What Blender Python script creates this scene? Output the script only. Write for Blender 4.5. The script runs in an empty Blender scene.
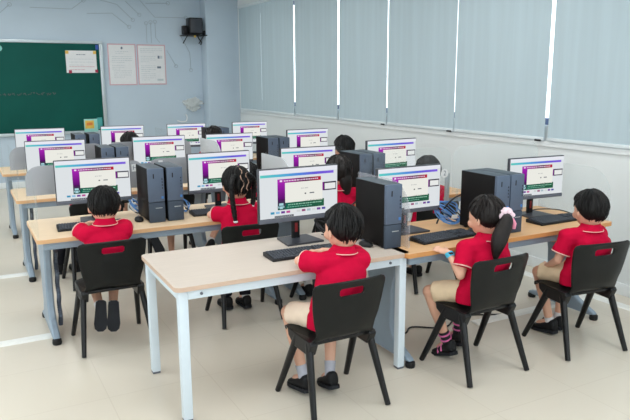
import bpy, bmesh, math, random
from mathutils import Vector, Matrix, Euler, noise

random.seed(7)
R = math.radians
PI = math.pi
scn = bpy.context.scene
COL = scn.collection
V = Vector

# ------------------------------------------------------------------ camera, world, lights, exposure
YAW, PITCH, ROLL, FPX, CAM_H = R(28.357), R(11.353), R(-0.31), 653.85, 1.78
fwd = V((math.sin(YAW) * math.cos(PITCH), math.cos(YAW) * math.cos(PITCH), -math.sin(PITCH)))
rt = V((math.cos(YAW), -math.sin(YAW), 0))
up = rt.cross(fwd)
c_, s_ = math.cos(ROLL), math.sin(ROLL)
rt, up = rt * c_ + up * s_, up * c_ - rt * s_
cam = bpy.data.objects.new('camera', bpy.data.cameras.new('camera'))
cam.data.sensor_width = 36
cam.data.lens = 36 * FPX / 630
cam.data.clip_start = 0.05
cam.matrix_world = Matrix(((rt.x, up.x, -fwd.x, 0), (rt.y, up.y, -fwd.y, 0), (rt.z, up.z, -fwd.z, CAM_H), (0, 0, 0, 1)))
COL.objects.link(cam)
scn.camera = cam

scn.view_settings.view_transform = 'Standard'
scn.view_settings.look = 'None'
scn.view_settings.gamma = 1
scn.view_settings.use_curve_mapping = False
scn.view_settings.exposure = 0.0

w = bpy.data.worlds.new('world')
scn.world = w
w.use_nodes = True
wb = w.node_tree.nodes['Background']
wb.inputs[0].default_value = (0.94, 0.97, 1.0, 1)
wb.inputs[1].default_value = 3.1

CEIL = 3.3
LAMPS = []
for ix, lx in enumerate((-0.9, 1.2, 3.3)):
    for iy, ly in enumerate((-0.4, 2.2, 4.8, 7.4, 10.0)):
        LAMPS.append((lx, ly))
for lx, ly in LAMPS:
    ix = (-0.9, 1.2, 3.3).index(lx)
    L = bpy.data.lights.new('ceiling_lamp_light', 'AREA')
    L.shape = 'RECTANGLE'; L.size = 0.56; L.size_y = 1.16
    L.energy = 0.50 * ((9, 20, 28)[ix] if ly < 4 else ((18, 20, 20)[ix] if ly < 6 else (25, 24, 7)[ix]))
    L.color = (1.0, 0.99, 0.97)
    o = bpy.data.objects.new('ceiling_lamp_light', L)
    o.location = (lx, ly, CEIL - 0.075)
    COL.objects.link(o)

# daylight through the added, unseen fill windows in the left and back walls is sampled through portals
Q_ = bpy.data.lights.new('window_portal', 'AREA')
Q_.shape = 'RECTANGLE'; Q_.size = 5.8; Q_.size_y = 1.9
Q_.cycles.is_portal = True
qo = bpy.data.objects.new('window_portal', Q_)
qo.location = (1.3, -1.58, 1.8); qo.rotation_euler = (R(90), 0, 0)
COL.objects.link(qo)
P_ = bpy.data.lights.new('window_portal', 'AREA')
P_.shape = 'RECTANGLE'; P_.size = 1.8; P_.size_y = 10.2
P_.cycles.is_portal = True
po = bpy.data.objects.new('window_portal', P_)
po.location = (-2.58, 4.5, 1.85); po.rotation_euler = (0, R(-90), 0)
COL.objects.link(po)

# ------------------------------------------------------------------ materials
def lin(c):
    return tuple(((v / 255) / 12.92 if v / 255 <= 0.04045 else ((v / 255 + 0.055) / 1.055) ** 2.4) for v in c)

def mat(name, rgb, rough=0.5, metal=0.0, var=0.0, vscale=20.0, bump=0.0, bscale=200.0, spec=0.5, stretch=None):
    m = bpy.data.materials.new(name)
    m.use_nodes = True
    nt = m.node_tree
    b = nt.nodes['Principled BSDF']
    c = lin(rgb)
    b.inputs['Base Color'].default_value = (*c, 1)
    b.inputs['Roughness'].default_value = rough
    b.inputs['Metallic'].default_value = metal
    b.inputs['Specular IOR Level'].default_value = spec
    tc = nt.nodes.new('ShaderNodeTexCoord')
    src = tc.outputs['Object']
    if stretch:
        mp = nt.nodes.new('ShaderNodeMapping')
        mp.inputs['Scale'].default_value = stretch
        nt.links.new(src, mp.inputs[0]); src = mp.outputs[0]
    if var:
        n = nt.nodes.new('ShaderNodeTexNoise'); n.inputs['Scale'].default_value = vscale
        n.inputs['Detail'].default_value = 4
        nt.links.new(src, n.inputs['Vector'])
        r = nt.nodes.new('ShaderNodeValToRGB')
        r.color_ramp.elements[0].position = 0.3; r.color_ramp.elements[1].position = 0.7
        r.color_ramp.elements[0].color = (*[v * (1 - var) for v in c], 1)
        r.color_ramp.elements[1].color = (*[min(1, v * (1 + var)) for v in c], 1)
        nt.links.new(n.outputs['Fac'], r.inputs[0]); nt.links.new(r.outputs[0], b.inputs['Base Color'])
    if bump:
        n2 = nt.nodes.new('ShaderNodeTexNoise'); n2.inputs['Scale'].default_value = bscale
        nt.links.new(src, n2.inputs['Vector'])
        bp = nt.nodes.new('ShaderNodeBump'); bp.inputs['Strength'].default_value = bump; bp.inputs['Distance'].default_value = 0.002
        nt.links.new(n2.outputs['Fac'], bp.inputs['Height']); nt.links.new(bp.outputs[0], b.inputs['Normal'])
    return m

def clear_mat(name, rgb, alpha, rough=0.25):
    m = bpy.data.materials.new(name); m.use_nodes = True
    nt = m.node_tree
    b = nt.nodes['Principled BSDF']
    b.inputs['Base Color'].default_value = (*lin(rgb), 1)
    b.inputs['Roughness'].default_value = rough
    out = nt.nodes['Material Output']
    tr = nt.nodes.new('ShaderNodeBsdfTransparent')
    tr.inputs[0].default_value = (0.98, 0.99, 0.99, 1)
    mx = nt.nodes.new('ShaderNodeMixShader'); mx.inputs[0].default_value = alpha
    nt.links.new(tr.outputs[0], mx.inputs[1]); nt.links.new(b.outputs[0], mx.inputs[2]); nt.links.new(mx.outputs[0], out.inputs[0])
    return m

M = {}
M['wall_front'] = mat('painted_blue_grey_wall', (190, 206, 219), 0.8, var=0.03, vscale=1.5, spec=0.2)
M['wall_white'] = mat('painted_white_wall', (226, 232, 233), 0.7, var=0.02, vscale=1.2)
M['ceiling'] = mat('ceiling_white', (240, 242, 242), 0.8, var=0.02, vscale=3)
M['trim'] = mat('white_trim', (232, 238, 240), 0.45, var=0.02)
M['blind'] = mat('grey_blind_fabric', (183, 201, 209), 0.85, var=0.04, vscale=2.2, bump=0.2, bscale=400, stretch=(1, 6, 0.25), spec=0.1)
M['blind_bar'] = mat('blind_bar', (214, 224, 228), 0.4, var=0.02)
M['alu'] = mat('aluminium', (196, 208, 214), 0.35, 0.4, var=0.03)
M['frame_dark'] = mat('window_frame_grey', (110, 120, 150), 0.4, 0.2, var=0.03)
M['glass'] = clear_mat('window_glass', (210, 230, 235), 0.08, 0.05)
M['board'] = mat('green_chalkboard', (20, 84, 76), 0.6, var=0.10, vscale=1.4, bump=0.1, spec=0.12)
M['paper'] = mat('white_paper', (226, 228, 230), 0.7, var=0.02)
M['pink'] = mat('pink_border', (206, 168, 178), 0.6, var=0.03)
M['ink'] = mat('grey_ink', (192, 201, 206), 0.7, var=0.05)
M['ink_dark'] = mat('dark_ink', (108, 122, 140), 0.7, var=0.05)
M['groove'] = mat('wall_line_grey', (160, 175, 185), 0.7, var=0.03)
M['chalk'] = mat('faint_red_chalk', (112, 104, 106), 0.9, var=0.1)
M['yellow'] = mat('yellow_print', (226, 188, 84), 0.6, var=0.05)
M['orange'] = mat('orange_print', (222, 132, 62), 0.6, var=0.05)
M['teal'] = mat('teal_print', (70, 160, 160), 0.6, var=0.05)
M['magenta'] = mat('crimson_magnet', (160, 30, 66), 0.5, var=0.05)
M['blue_cap'] = mat('blue_plastic', (44, 86, 170), 0.4, var=0.05)
M['mint'] = mat('mint_magnet', (150, 214, 206), 0.4, var=0.04)
M['wood_pale'] = mat('pale_maple_laminate', (203, 192, 181), 0.45, var=0.035, vscale=5, spec=0.3, stretch=(1, 12, 12))
M['wood_row'] = mat('beech_laminate', (226, 202, 170), 0.45, var=0.05, vscale=5, stretch=(1, 12, 12))
M['edge_pale'] = mat('pale_edge_band', (204, 178, 158), 0.5, var=0.03)
M['edge_row'] = mat('beech_edge_band', (216, 172, 126), 0.45, var=0.05, vscale=8)
M['wood_orange'] = mat('warm_beech_laminate', (224, 178, 128), 0.42, var=0.05, vscale=5, stretch=(1, 12, 12))
M['edge_orange'] = mat('warm_edge_band', (206, 146, 88), 0.45, var=0.05, vscale=8)
M['steel_white'] = mat('white_powder_coat', (214, 228, 238), 0.4, var=0.015)
M['steel_blue'] = mat('blue_grey_powder_coat', (140, 158, 174), 0.4, 0.1, var=0.03)
M['black'] = mat('black_plastic', (26, 27, 30), 0.42, var=0.08, vscale=30, bump=0.05, spec=0.3)
M['chair'] = mat('black_polypropylene', (23, 25, 25), 0.34, var=0.06, vscale=12, bump=0.12, bscale=500, spec=0.22)
M['chair_leg'] = mat('black_chair_leg', (17, 18, 21), 0.30, var=0.05, spec=0.35)
M['pc_front'] = mat('slate_blue_plastic', (90, 104, 124), 0.5, var=0.04, bump=0.1, spec=0.3)
M['pc_lower'] = mat('dark_slate_plastic', (66, 78, 93), 0.55, var=0.05, bump=0.2, spec=0.25)
M['pc_case'] = mat('black_steel_case', (22, 21, 21), 0.55, 0.0, var=0.05, spec=0.15)
M['pc_top'] = mat('grey_steel_case', (72, 84, 94), 0.5, 0.1, var=0.05)
M['bezel'] = mat('dark_bezel', (52, 56, 64), 0.4, var=0.04)
M['chin'] = mat('grey_chin', (96, 102, 114), 0.45, var=0.04)
M['red'] = mat('red_plastic', (140, 24, 28), 0.45, var=0.04)
M['key'] = mat('black_keys', (58, 64, 74), 0.5, var=0.06)
M['blue_cable'] = mat('blue_network_cable', (92, 148, 214), 0.45, var=0.06)
M['white_cable'] = mat('white_cable', (214, 220, 224), 0.45, var=0.04)
M['black_cable'] = mat('black_cable', (24, 24, 27), 0.5, var=0.05)
M['silver'] = mat('silver_metal', (176, 184, 188), 0.35, 0.5, var=0.04)
M['conduit'] = mat('grey_conduit', (92, 104, 122), 0.4, 0.3, var=0.08)
M['led'] = mat('blue_sticker', (70, 130, 200), 0.4, var=0.05)
M['panel_grey'] = clear_mat('grey_frosted_acrylic', (172, 176, 184), 0.88, 0.4)
M['panel_clear'] = clear_mat('clear_acrylic', (222, 230, 232), 0.03, 0.2)
M['panel_mid'] = clear_mat('hazy_acrylic', (206, 208, 216), 0.22, 0.3)
M['panel_pale'] = clear_mat('pale_frosted_acrylic', (214, 220, 224), 0.78, 0.4)
M['panel_faint'] = clear_mat('faint_clear_acrylic', (224, 232, 234), 0.10, 0.15)
M['skin'] = mat('skin', (226, 176, 150), 0.5, var=0.04, vscale=8)
M['lip'] = mat('lips', (190, 110, 104), 0.45, var=0.04)
M['eye'] = mat('dark_eye', (30, 22, 20), 0.2, var=0.02)
M['hair'] = mat('black_hair', (14, 13, 14), 0.5, var=0.25, vscale=60, bump=0.7, bscale=160, stretch=(1, 1, 0.35), spec=0.3)
M['hair_brown'] = mat('dark_brown_hair', (24, 19, 18), 0.45, var=0.25, vscale=60, bump=0.7, bscale=160, stretch=(1, 1, 0.35), spec=0.3)
M['parting'] = mat('scalp', (196, 160, 140), 0.6, var=0.05)
M['shirt'] = mat('crimson_cotton', (196, 14, 58), 0.85, var=0.05, vscale=14, bump=0.25, bscale=60, spec=0.08)
M['trim_white'] = mat('pale_stripe', (230, 188, 178), 0.7, var=0.03, spec=0.1)
M['khaki'] = mat('khaki_cotton', (226, 204, 172), 0.8, var=0.05, vscale=20, bump=0.25, bscale=60, spec=0.1)
M['cream'] = mat('cream_cotton', (240, 220, 200), 0.8, var=0.04, vscale=20, bump=0.25, bscale=60, spec=0.1)
M['dark_cloth'] = mat('black_trousers', (32, 33, 40), 0.8, var=0.08, bump=0.2, bscale=60, spec=0.1)
M['sock_white'] = mat('white_sock', (226, 224, 226), 0.8, var=0.05, bump=0.3)
M['sock_grey'] = mat('grey_sock', (176, 178, 190), 0.8, var=0.10, bump=0.3)
M['sock_dark'] = mat('dark_sock', (36, 32, 40), 0.8, var=0.05, bump=0.3)
M['shoe'] = mat('black_shoe', (24, 25, 28), 0.55, var=0.08, bump=0.15, spec=0.25)
M['sole'] = mat('charcoal_sole', (38, 40, 44), 0.7, var=0.08, bump=0.3, bscale=120, spec=0.15)
M['pink_strap'] = mat('pink_strap', (232, 116, 176), 0.5, var=0.04)
M['watch'] = mat('sky_blue_strap', (76, 188, 226), 0.4, var=0.03)
M['scrunch'] = mat('pale_pink_scrunchie', (240, 214, 224), 0.75, var=0.05, bump=0.3)
M['scrunch_pink'] = mat('pink_ribbon', (240, 150, 180), 0.7, var=0.05)
M['plastic_film'] = clear_mat('white_plastic_film', (232, 236, 234), 0.45, 0.3)
M['raceway'] = mat('white_floor_raceway', (236, 238, 234), 0.4, var=0.02)
M['label_white'] = mat('white_sticker', (236, 240, 242), 0.5, var=0.01)

def lamp_mat():
    m = bpy.data.materials.new('lamp_diffuser'); m.use_nodes = True
    nt = m.node_tree
    e = nt.nodes.new('ShaderNodeEmission'); e.inputs[1].default_value = 3.0
    e.inputs[0].default_value = (0.96, 0.99, 1, 1)
    nt.links.new(e.outputs[0], nt.nodes['Material Output'].inputs[0])
    return m
M['lamp'] = lamp_mat()

def screen_mat():
    m = bpy.data.materials.new('lit_screen'); m.use_nodes = True
    nt = m.node_tree
    a = nt.nodes.new('ShaderNodeAttribute'); a.attribute_name = 'Col'
    e = nt.nodes.new('ShaderNodeEmission'); e.inputs[1].default_value = 0.95
    nt.links.new(a.outputs['Color'], e.inputs[0])
    nt.links.new(e.outputs[0], nt.nodes['Material Output'].inputs[0])
    return m
M['screen'] = screen_mat()

def floor_mat():
    m = bpy.data.materials.new('beige_polished_tiles'); m.use_nodes = True
    nt = m.node_tree; b = nt.nodes['Principled BSDF']
    tc = nt.nodes.new('ShaderNodeTexCoord')
    br = nt.nodes.new('ShaderNodeTexBrick')
    br.offset = 0.0; br.squash = 1.0
    br.inputs['Scale'].default_value = 1.0
    br.inputs['Brick Width'].default_value = 0.6
    br.inputs['Row Height'].default_value = 0.6
    br.inputs['Mortar Size'].default_value = 0.003
    br.inputs['Mortar Smooth'].default_value = 0.2
    br.inputs['Color1'].default_value = (*lin((221, 214, 200)), 1)
    br.inputs['Color2'].default_value = (*lin((219, 212, 197)), 1)
    br.inputs['Mortar'].default_value = (*lin((211, 203, 188)), 1)
    nt.links.new(tc.outputs['Object'], br.inputs['Vector'])
    n = nt.nodes.new('ShaderNodeTexNoise'); n.inputs['Scale'].default_value = 1.3; n.inputs['Detail'].default_value = 6
    nt.links.new(tc.outputs['Object'], n.inputs['Vector'])
    mx = nt.nodes.new('ShaderNodeMix'); mx.data_type = 'RGBA'; mx.blend_type = 'MULTIPLY'
    mx.inputs[0].default_value = 0.10
    nt.links.new(br.outputs['Color'], mx.inputs[6]); nt.links.new(n.outputs['Fac'], mx.inputs[7])
    nt.links.new(mx.outputs[2], b.inputs['Base Color'])
    b.inputs['Roughness'].default_value = 0.28
    b.inputs['Specular IOR Level'].default_value = 0.35
    return m
M['floor'] = floor_mat()

# ------------------------------------------------------------------ mesh helpers
class MB:
    """collects shapes and links them as ONE mesh object"""
    def __init__(s):
        s.v = []; s.f = []

    def add(s, vs, fs):
        k = len(s.v)
        s.v += [tuple(v) for v in vs]
        s.f += [tuple(i + k for i in f) for f in fs]
        return s

    def box(s, c, d, bev=0.0, rot=None, seg=2):
        bm = bmesh.new()
        bmesh.ops.create_cube(bm, size=1)
        for v in bm.verts:
            v.co = V((v.co.x * d[0], v.co.y * d[1], v.co.z * d[2]))
        if bev:
            bmesh.ops.bevel(bm, geom=bm.edges[:], offset=bev, segments=seg, affect='EDGES', profile=0.5)
        m = Matrix.Translation(c) @ (Euler(rot).to_matrix().to_4x4() if rot else Matrix())
        bm.verts.index_update()
        s.add([m @ v.co for v in bm.verts], [[v.index for v in f.verts] for f in bm.faces])
        bm.free()
        return s

    def loft(s, rings, cap=True):
        n = len(rings[0]); vs = [p for r in rings for p in r]; fs = []
        for i in range(len(rings) - 1):
            for j in range(n):
                a = i * n + j; b = i * n + (j + 1) % n
                fs.append((a, b, b + n, a + n))
        if cap:
            fs.append(tuple(range(n - 1, -1, -1)))
            fs.append(tuple(range((len(rings) - 1) * n, len(rings) * n)))
        return s.add(vs, fs)

    def tube(s, path, r, n=10, cap=True, flat=1.0, upv=None):
        path = [V(p) for p in path]
        rs = r if isinstance(r, (list, tuple)) else [r] * len(path)
        rings = []; ref = None
        for i, p in enumerate(path):
            t = (path[min(i + 1, len(path) - 1)] - path[max(i - 1, 0)]).normalized()
            if ref is None:
                ref = V(upv) if upv else (V((0, 0, 1)) if abs(t.z) < 0.9 else V((0, 1, 0)))
            a = (ref - t * ref.dot(t)).normalized(); b = t.cross(a); ref = a
            rings.append([p + a * (math.cos(2 * PI * k / n) * rs[i]) + b * (math.sin(2 * PI * k / n) * rs[i] * flat) for k in range(n)])
        return s.loft(rings, cap)

    def caps(s, p, q, r1, r2, n=12, m=4):
        """tapered capsule"""
        p = V(p); q = V(q); d = (q - p); L = d.length
        t = d / L if L > 1e-6 else V((0, 0, 1))
        path = []; rs = []
        for i in range(m + 1):
            a = PI / 2 * (1 - i / m); path.append(p - t * (math.sin(a) * r1)); rs.append(max(1e-4, math.cos(a) * r1))
        for i in range(m + 1):
            a = PI / 2 * i / m; path.append(q + t * (math.sin(a) * r2)); rs.append(max(1e-4, math.cos(a) * r2))
        ref = V((0, 0, 1)) if abs(t.z) < 0.9 else V((0, 1, 0))
        a_ = (ref - t * ref.dot(t)).normalized(); b_ = t.cross(a_)
        rings = [[pp + (a_ * math.cos(2 * PI * k / n) + b_ * math.sin(2 * PI * k / n)) * rr for k in range(n)] for pp, rr in zip(path, rs)]
        return s.loft(rings)

    def ell(s, c, r, rot=None, nu=16, nv=10, fn=None):
        m = rot if rot is not None else Matrix.Identity(3)
        c = V(c); rings = []
        for i in range(nv + 1):
            ph = PI * i / nv; sp = max(math.sin(ph), 1e-3)
            ring = []
            for j in range(nu):
                a = 2 * PI * j / nu
                d = V((sp * math.cos(a), sp * math.sin(a), -math.cos(ph)))
                k = fn(d) if fn else 1.0
                ring.append(c + m @ V((d.x * r[0] * k, d.y * r[1] * k, d.z * r[2] * k)))
            rings.append(ring)
        return s.loft(rings)

    def prism(s, pts, y0, y1, axis='y'):
        def P(a, b, t):
            return {'y': (a, t, b), 'x': (t, a, b), 'z': (a, b, t)}[axis]
        n = len(pts)
        vs = [P(a, b, y0) for a, b in pts] + [P(a, b, y1) for a, b in pts]
        fs = [tuple(range(n)), tuple(range(2 * n - 1, n - 1, -1))]
        for i in range(n):
            j = (i + 1) % n
            fs.append((j, i, i + n, j + n))
        return s.add(vs, fs)

    def lathe(s, prof, c=(0, 0, 0), n=20):
        c = V(c)
        rings = [[c + V((r * math.cos(2 * PI * k / n), r * math.sin(2 * PI * k / n), z)) for k in range(n)] for r, z in prof]
        return s.loft(rings)

    def mesh(s, name):
        me = bpy.data.meshes.new(name)
        me.from_pydata(s.v, [], s.f)
        me.validate()
        bm = bmesh.new(); bm.from_mesh(me)
        bmesh.ops.recalc_face_normals(bm, faces=bm.faces[:])
        bm.to_mesh(me); bm.free()
        return me

    def build(s, name, m, parent=None, smooth=40, loc=None):
        me = s.mesh(name)
        return link(name, me, m, parent, smooth, loc)

def link(name, me, m, parent=None, smooth=40, loc=None):
    if m is not None:
        me.materials.append(M[m] if isinstance(m, str) else m)
    if smooth:
        for p in me.polygons:
            p.use_smooth = True
        me.set_sharp_from_angle(angle=R(smooth))
    o = bpy.data.objects.new(name, me)
    COL.objects.link(o)
    if parent:
        o.parent = parent
    if loc:
        o.location = loc
    return o

def tag(o, label, cat, group=None, kind=None):
    o['label'] = label; o['category'] = cat
    if group: o['group'] = group
    if kind: o['kind'] = kind
    return o

def empty(name, loc=(0, 0, 0), rz=0.0):
    o = bpy.data.objects.new(name, None)
    o.empty_display_size = 0.1
    o.location = loc; o.rotation_euler = (0, 0, rz)
    COL.objects.link(o)
    return o

def struct(o):
    o['kind'] = 'structure'
    return o

def copy_tree(o, parent=None):
    c = o.copy(); COL.objects.link(c); c.parent = parent
    for ch in list(o.children):
        copy_tree(ch, c)
    return c

def fuse(mb, voxel, smooth_it=4, name='m'):
    """union of the shapes as one continuous skin"""
    me = mb.mesh(name)
    o = bpy.data.objects.new(name, me); COL.objects.link(o)
    r = o.modifiers.new('r', 'REMESH'); r.mode = 'VOXEL'; r.voxel_size = voxel
    sm = o.modifiers.new('s', 'SMOOTH'); sm.factor = 0.5; sm.iterations = smooth_it
    dg = bpy.context.evaluated_depsgraph_get(); dg.update()
    ev = o.evaluated_get(dg)
    out = bpy.data.meshes.new_from_object(ev)
    bpy.data.objects.remove(o); bpy.data.meshes.remove(me)
    return out

def spline(pts, n=8):
    pts = [V(p) for p in pts]; out = []
    for i in range(len(pts) - 1):
        p0 = pts[max(i - 1, 0)]; p1 = pts[i]; p2 = pts[i + 1]; p3 = pts[min(i + 2, len(pts) - 1)]
        for k in range(n):
            t = k / n
            out.append(0.5 * ((2 * p1) + (p2 - p0) * t + (2 * p0 - 5 * p1 + 4 * p2 - p3) * t * t + (3 * p1 - p0 - 3 * p2 + p3) * t ** 3))
    out.append(pts[-1])
    return out

# ------------------------------------------------------------------ room shell
XL, XR, YB, YF = -2.6, 4.72, -1.6, 12.0
struct(MB().box(((XL + XR) / 2, (YB + YF) / 2, -0.06), (XR - XL + 0.6, YF - YB + 0.6, 0.12)).build('floor', 'floor'))
struct(MB().box(((XL + XR) / 2, (YB + YF) / 2, CEIL + 0.06), (XR - XL + 0.6, YF - YB + 0.6, 0.12)).build('ceiling', 'ceiling'))
struct(MB().box(((XL + XR) / 2, YF + 0.1, CEIL / 2), (XR - XL + 0.6, 0.2, CEIL)).build('wall_front', 'wall_front'))
BX_0, BX_1, BZ_0, BZ_1 = -1.6, 4.2, 0.85, 2.75
wk = MB()
wk.box(((XL + XR) / 2, YB - 0.1, BZ_0 / 2), (XR - XL + 0.6, 0.2, BZ_0))
wk.box(((XL + XR) / 2, YB - 0.1, (BZ_1 + CEIL) / 2), (XR - XL + 0.6, 0.2, CEIL - BZ_1))
wk.box(((XL - 0.3 + BX_0) / 2, YB - 0.1, (BZ_0 + BZ_1) / 2), (BX_0 - XL + 0.3, 0.2, BZ_1 - BZ_0))
wk.box(((XR + 0.3 + BX_1) / 2, YB - 0.1, (BZ_0 + BZ_1) / 2), (XR + 0.3 - BX_1, 0.2, BZ_1 - BZ_0))
struct(wk.build('wall_back', 'wall_white', smooth=0))
t = MB()
for zz in (BZ_0 + 0.03, BZ_1 - 0.03): t.box(((BX_0 + BX_1) / 2, YB - 0.08, zz), (BX_1 - BX_0, 0.07, 0.06))
for k in range(6): t.box((BX_0 + 0.03 + (BX_1 - BX_0 - 0.06) * k / 5, YB - 0.08, (BZ_0 + BZ_1) / 2), (0.06, 0.07, BZ_1 - BZ_0 - 0.1))
wf = struct(t.build('window_4', 'trim', smooth=0))  # added window, out of view, lets in daylight to fill shadows from behind
MB().box(((BX_0 + BX_1) / 2, YB - 0.08, (BZ_0 + BZ_1) / 2), (BX_1 - BX_0 - 0.08, 0.012, BZ_1 - BZ_0 - 0.08)).build('glass_pane', 'glass', wf, smooth=0)
LY0, LY1, LZ0, LZ1 = -0.6, 9.6, 0.95, 2.75
wl = MB()
wl.box((XL - 0.1, (YB + YF) / 2, LZ0 / 2), (0.2, YF - YB, LZ0))
wl.box((XL - 0.1, (YB + YF) / 2, (LZ1 + CEIL) / 2), (0.2, YF - YB, CEIL - LZ1))
wl.box((XL - 0.1, (YB + LY0) / 2, (LZ0 + LZ1) / 2), (0.2, LY0 - YB, LZ1 - LZ0))
wl.box((XL - 0.1, (LY1 + YF) / 2, (LZ0 + LZ1) / 2), (0.2, YF - LY1, LZ1 - LZ0))
struct(wl.build('wall_left', 'wall_white', smooth=0))
t = MB()
for zz in (LZ0 + 0.03, LZ1 - 0.03): t.box((XL - 0.08, (LY0 + LY1) / 2, zz), (0.07, LY1 - LY0, 0.06))
for k in range(8): t.box((XL - 0.08, LY0 + 0.03 + (LY1 - LY0 - 0.06) * k / 7, (LZ0 + LZ1) / 2), (0.07, 0.06, LZ1 - LZ0 - 0.1))
wf = struct(t.build('window_3', 'trim', smooth=0))  # added window, out of view, softens the shadows under the tables
MB().box((XL - 0.08, (LY0 + LY1) / 2, (LZ0 + LZ1) / 2), (0.012, LY1 - LY0 - 0.08, LZ1 - LZ0 - 0.08)).build('glass_pane', 'glass', wf, smooth=0)
WZ0, WZ1 = 1.35, 2.98
slits = [11.6, 10.6, 9.33, 7.98, 6.79, 5.52, 4.25, 2.97, 1.70, 0.43, -0.84]
wr = MB()
wr.box((XR + 0.1, (YB + YF) / 2, WZ0 / 2), (0.2, YF - YB, WZ0))
wr.box((XR + 0.1, (YB + YF) / 2, (WZ1 + CEIL) / 2), (0.2, YF - YB, CEIL - WZ1))
wr.box((XR + 0.1, (11.45 + YF) / 2, (WZ0 + WZ1) / 2), (0.2, YF - 11.45, WZ1 - WZ0))
wr.box((XR + 0.1, (YB - 0.7) / 2, (WZ0 + WZ1) / 2), (0.2, -0.7 - YB, WZ1 - WZ0))
struct(wr.build('wall_right', 'wall_white', smooth=0))
col = MB().box((4.405, 11.85, CEIL / 2), (0.63, 0.30, CEIL), 0.008).build('wall_column', 'wall_front')
struct(col)
# windows behind the blinds: two long window bands
for n, (ya, yb) in enumerate(((-0.7, 5.3), (5.3, 11.45))):
    t = MB()
    y = ya
    t.box((XR + 0.10, (ya + yb) / 2, WZ0 + 0.03), (0.07, yb - ya, 0.06))
    t.box((XR + 0.10, (ya + yb) / 2, WZ1 - 0.03), (0.07, yb - ya, 0.06))
    t.box((XR + 0.10, ya + 0.03, (WZ0 + WZ1) / 2), (0.07, 0.06, WZ1 - WZ0 - 0.1))
    t.box((XR + 0.10, yb - 0.03, (WZ0 + WZ1) / 2), (0.07, 0.06, WZ1 - WZ0 - 0.1))
    for k in range(1, 4):
        yy = ya + (yb - ya) * k / 4 + 0.35
        t.box((XR + 0.10, yy, (WZ0 + WZ1) / 2), (0.06, 0.05, WZ1 - WZ0 - 0.1))
    wf = struct(t.build('window_%d' % (n + 1), 'frame_dark', smooth=0))
    MB().box((XR + 0.10, (ya + yb) / 2, (WZ0 + WZ1) / 2), (0.012, yb - ya - 0.08, WZ1 - WZ0 - 0.08)).build('glass_pane', 'glass', wf, smooth=0)
# sill / trim line under the blinds and the baseboards
struct(MB().box((XR - 0.011, 5.4, 1.185), (0.022, 12.5, 0.05), 0.005).build('trim_1', 'trim'))
struct(MB().box((XR - 0.008, 5.2, 0.05), (0.016, 13.5, 0.10), 0.003).build('baseboard_right', 'trim'))
struct(MB().box((0.75, YF - 0.008, 0.05), (6.6, 0.016, 0.10), 0.003).build('baseboard_front', 'trim'))

BL_TXT = ['closed grey roller blind nearest the right edge, past the last bright gap',
          'closed grey roller blind just left of the widest bright gap',
          'closed grey roller blind second to the left of the widest bright gap',
          'closed grey roller blind third to the left of the widest bright gap',
          'narrow looking grey roller blind between the middle pair of bright slits',
          'grey roller blind between the two far bright slits, fifth from the right',
          'grey roller blind second from the wall column, with a short slit at its top',
          'grey roller blind beside the wall column in the far corner']
vis = []
for i in range(len(slits) - 1):
    ya, yb = slits[i + 1], slits[i]
    ga = 0.005 if ya in (10.6, 5.52) else (0.010 if ya == 6.79 else 0.022)
    gb = 0.005 if yb in (10.6, 5.52) else (0.010 if yb == 6.79 else 0.022)
    y0, y1 = ya + ga, yb - gb
    root = empty('roller_blind', (XR - 0.034, (y0 + y1) / 2, 1.22))
    h = 3.05 - 1.235
    g = MB(); nn = 24; rings = []
    hw = (y1 - y0) / 2
    # gently rippled cloth with real thickness
    vs = []; fs = []
    for side in (0, 1):
        for a in range(nn + 1):
            yy = -hw + 2 * hw * a / nn
            for b in range(2):
                zz = 0.0 + (h if b else 0.02)
                vs.append((0.0015 * math.sin(yy * 7 + i) + (0.002 if side else 0), yy, zz))
    k = 2 * (nn + 1)
    for a in range(nn):
        p = a * 2
        fs.append((p, p + 1, p + 3, p + 2)); fs.append((k + p, k + p + 2, k + p + 3, k + p + 1))
        fs.append((p, p + 2, k + p + 2, k + p)); fs.append((p + 1, k + p + 1, k + p + 3, p + 3))
    fs += [(0, k, k + 1, 1), (2 * nn, 2 * nn + 1, k + 2 * nn + 1, k + 2 * nn)]
    g.add(vs, fs).build('blind_fabric', 'blind', root)
    MB().box((0, 0, 0.01), (0.022, 2 * hw, 0.032), 0.005).build('bottom_bar', 'blind_bar', root)
    MB().tube([(0, -hw, h + 0.03), (0, hw, h + 0.03)], 0.026, 12).build('roller_tube', 'blind_bar', root)
    if i in (3, 4, 5, 6, 7):
        MB().box((-0.012, -hw + 0.06, -0.005), (0.02, 0.07, 0.018), 0.004).build('bar_clip', 'black', root)
    idx = len(slits) - 2 - i          # 0 nearest
    lab = {2: BL_TXT[0], 3: BL_TXT[1], 4: BL_TXT[2], 5: BL_TXT[3], 6: BL_TXT[4], 7: BL_TXT[5], 8: BL_TXT[6], 9: BL_TXT[7]}.get(
        idx, 'closed grey roller blind beside the photographer, %s along the right wall' % ('second' if idx else 'first'))
    tag(root, lab, 'blind', 'grey roller blinds on the window wall')

# ceiling lamps
for k, (lx, ly) in enumerate(LAMPS):
    root = empty('ceiling_lamp', (lx, ly, CEIL))
    f = MB()
    for sx in (-1, 1): f.box((sx * 0.305, 0, -0.03), (0.03, 1.24, 0.06), 0.004)
    for sy in (-1, 1): f.box((0, sy * 0.605, -0.03), (0.58, 0.03, 0.06), 0.004)
    f.build('lamp_frame', 'trim', root)
    MB().box((0, 0, -0.03), (0.58, 1.18, 0.02), 0.003).build('lamp_diffuser', 'lamp', root)
    tag(root, 'white rectangular LED panel on the classroom ceiling', 'ceiling lamp', 'LED panels on the ceiling')

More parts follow.
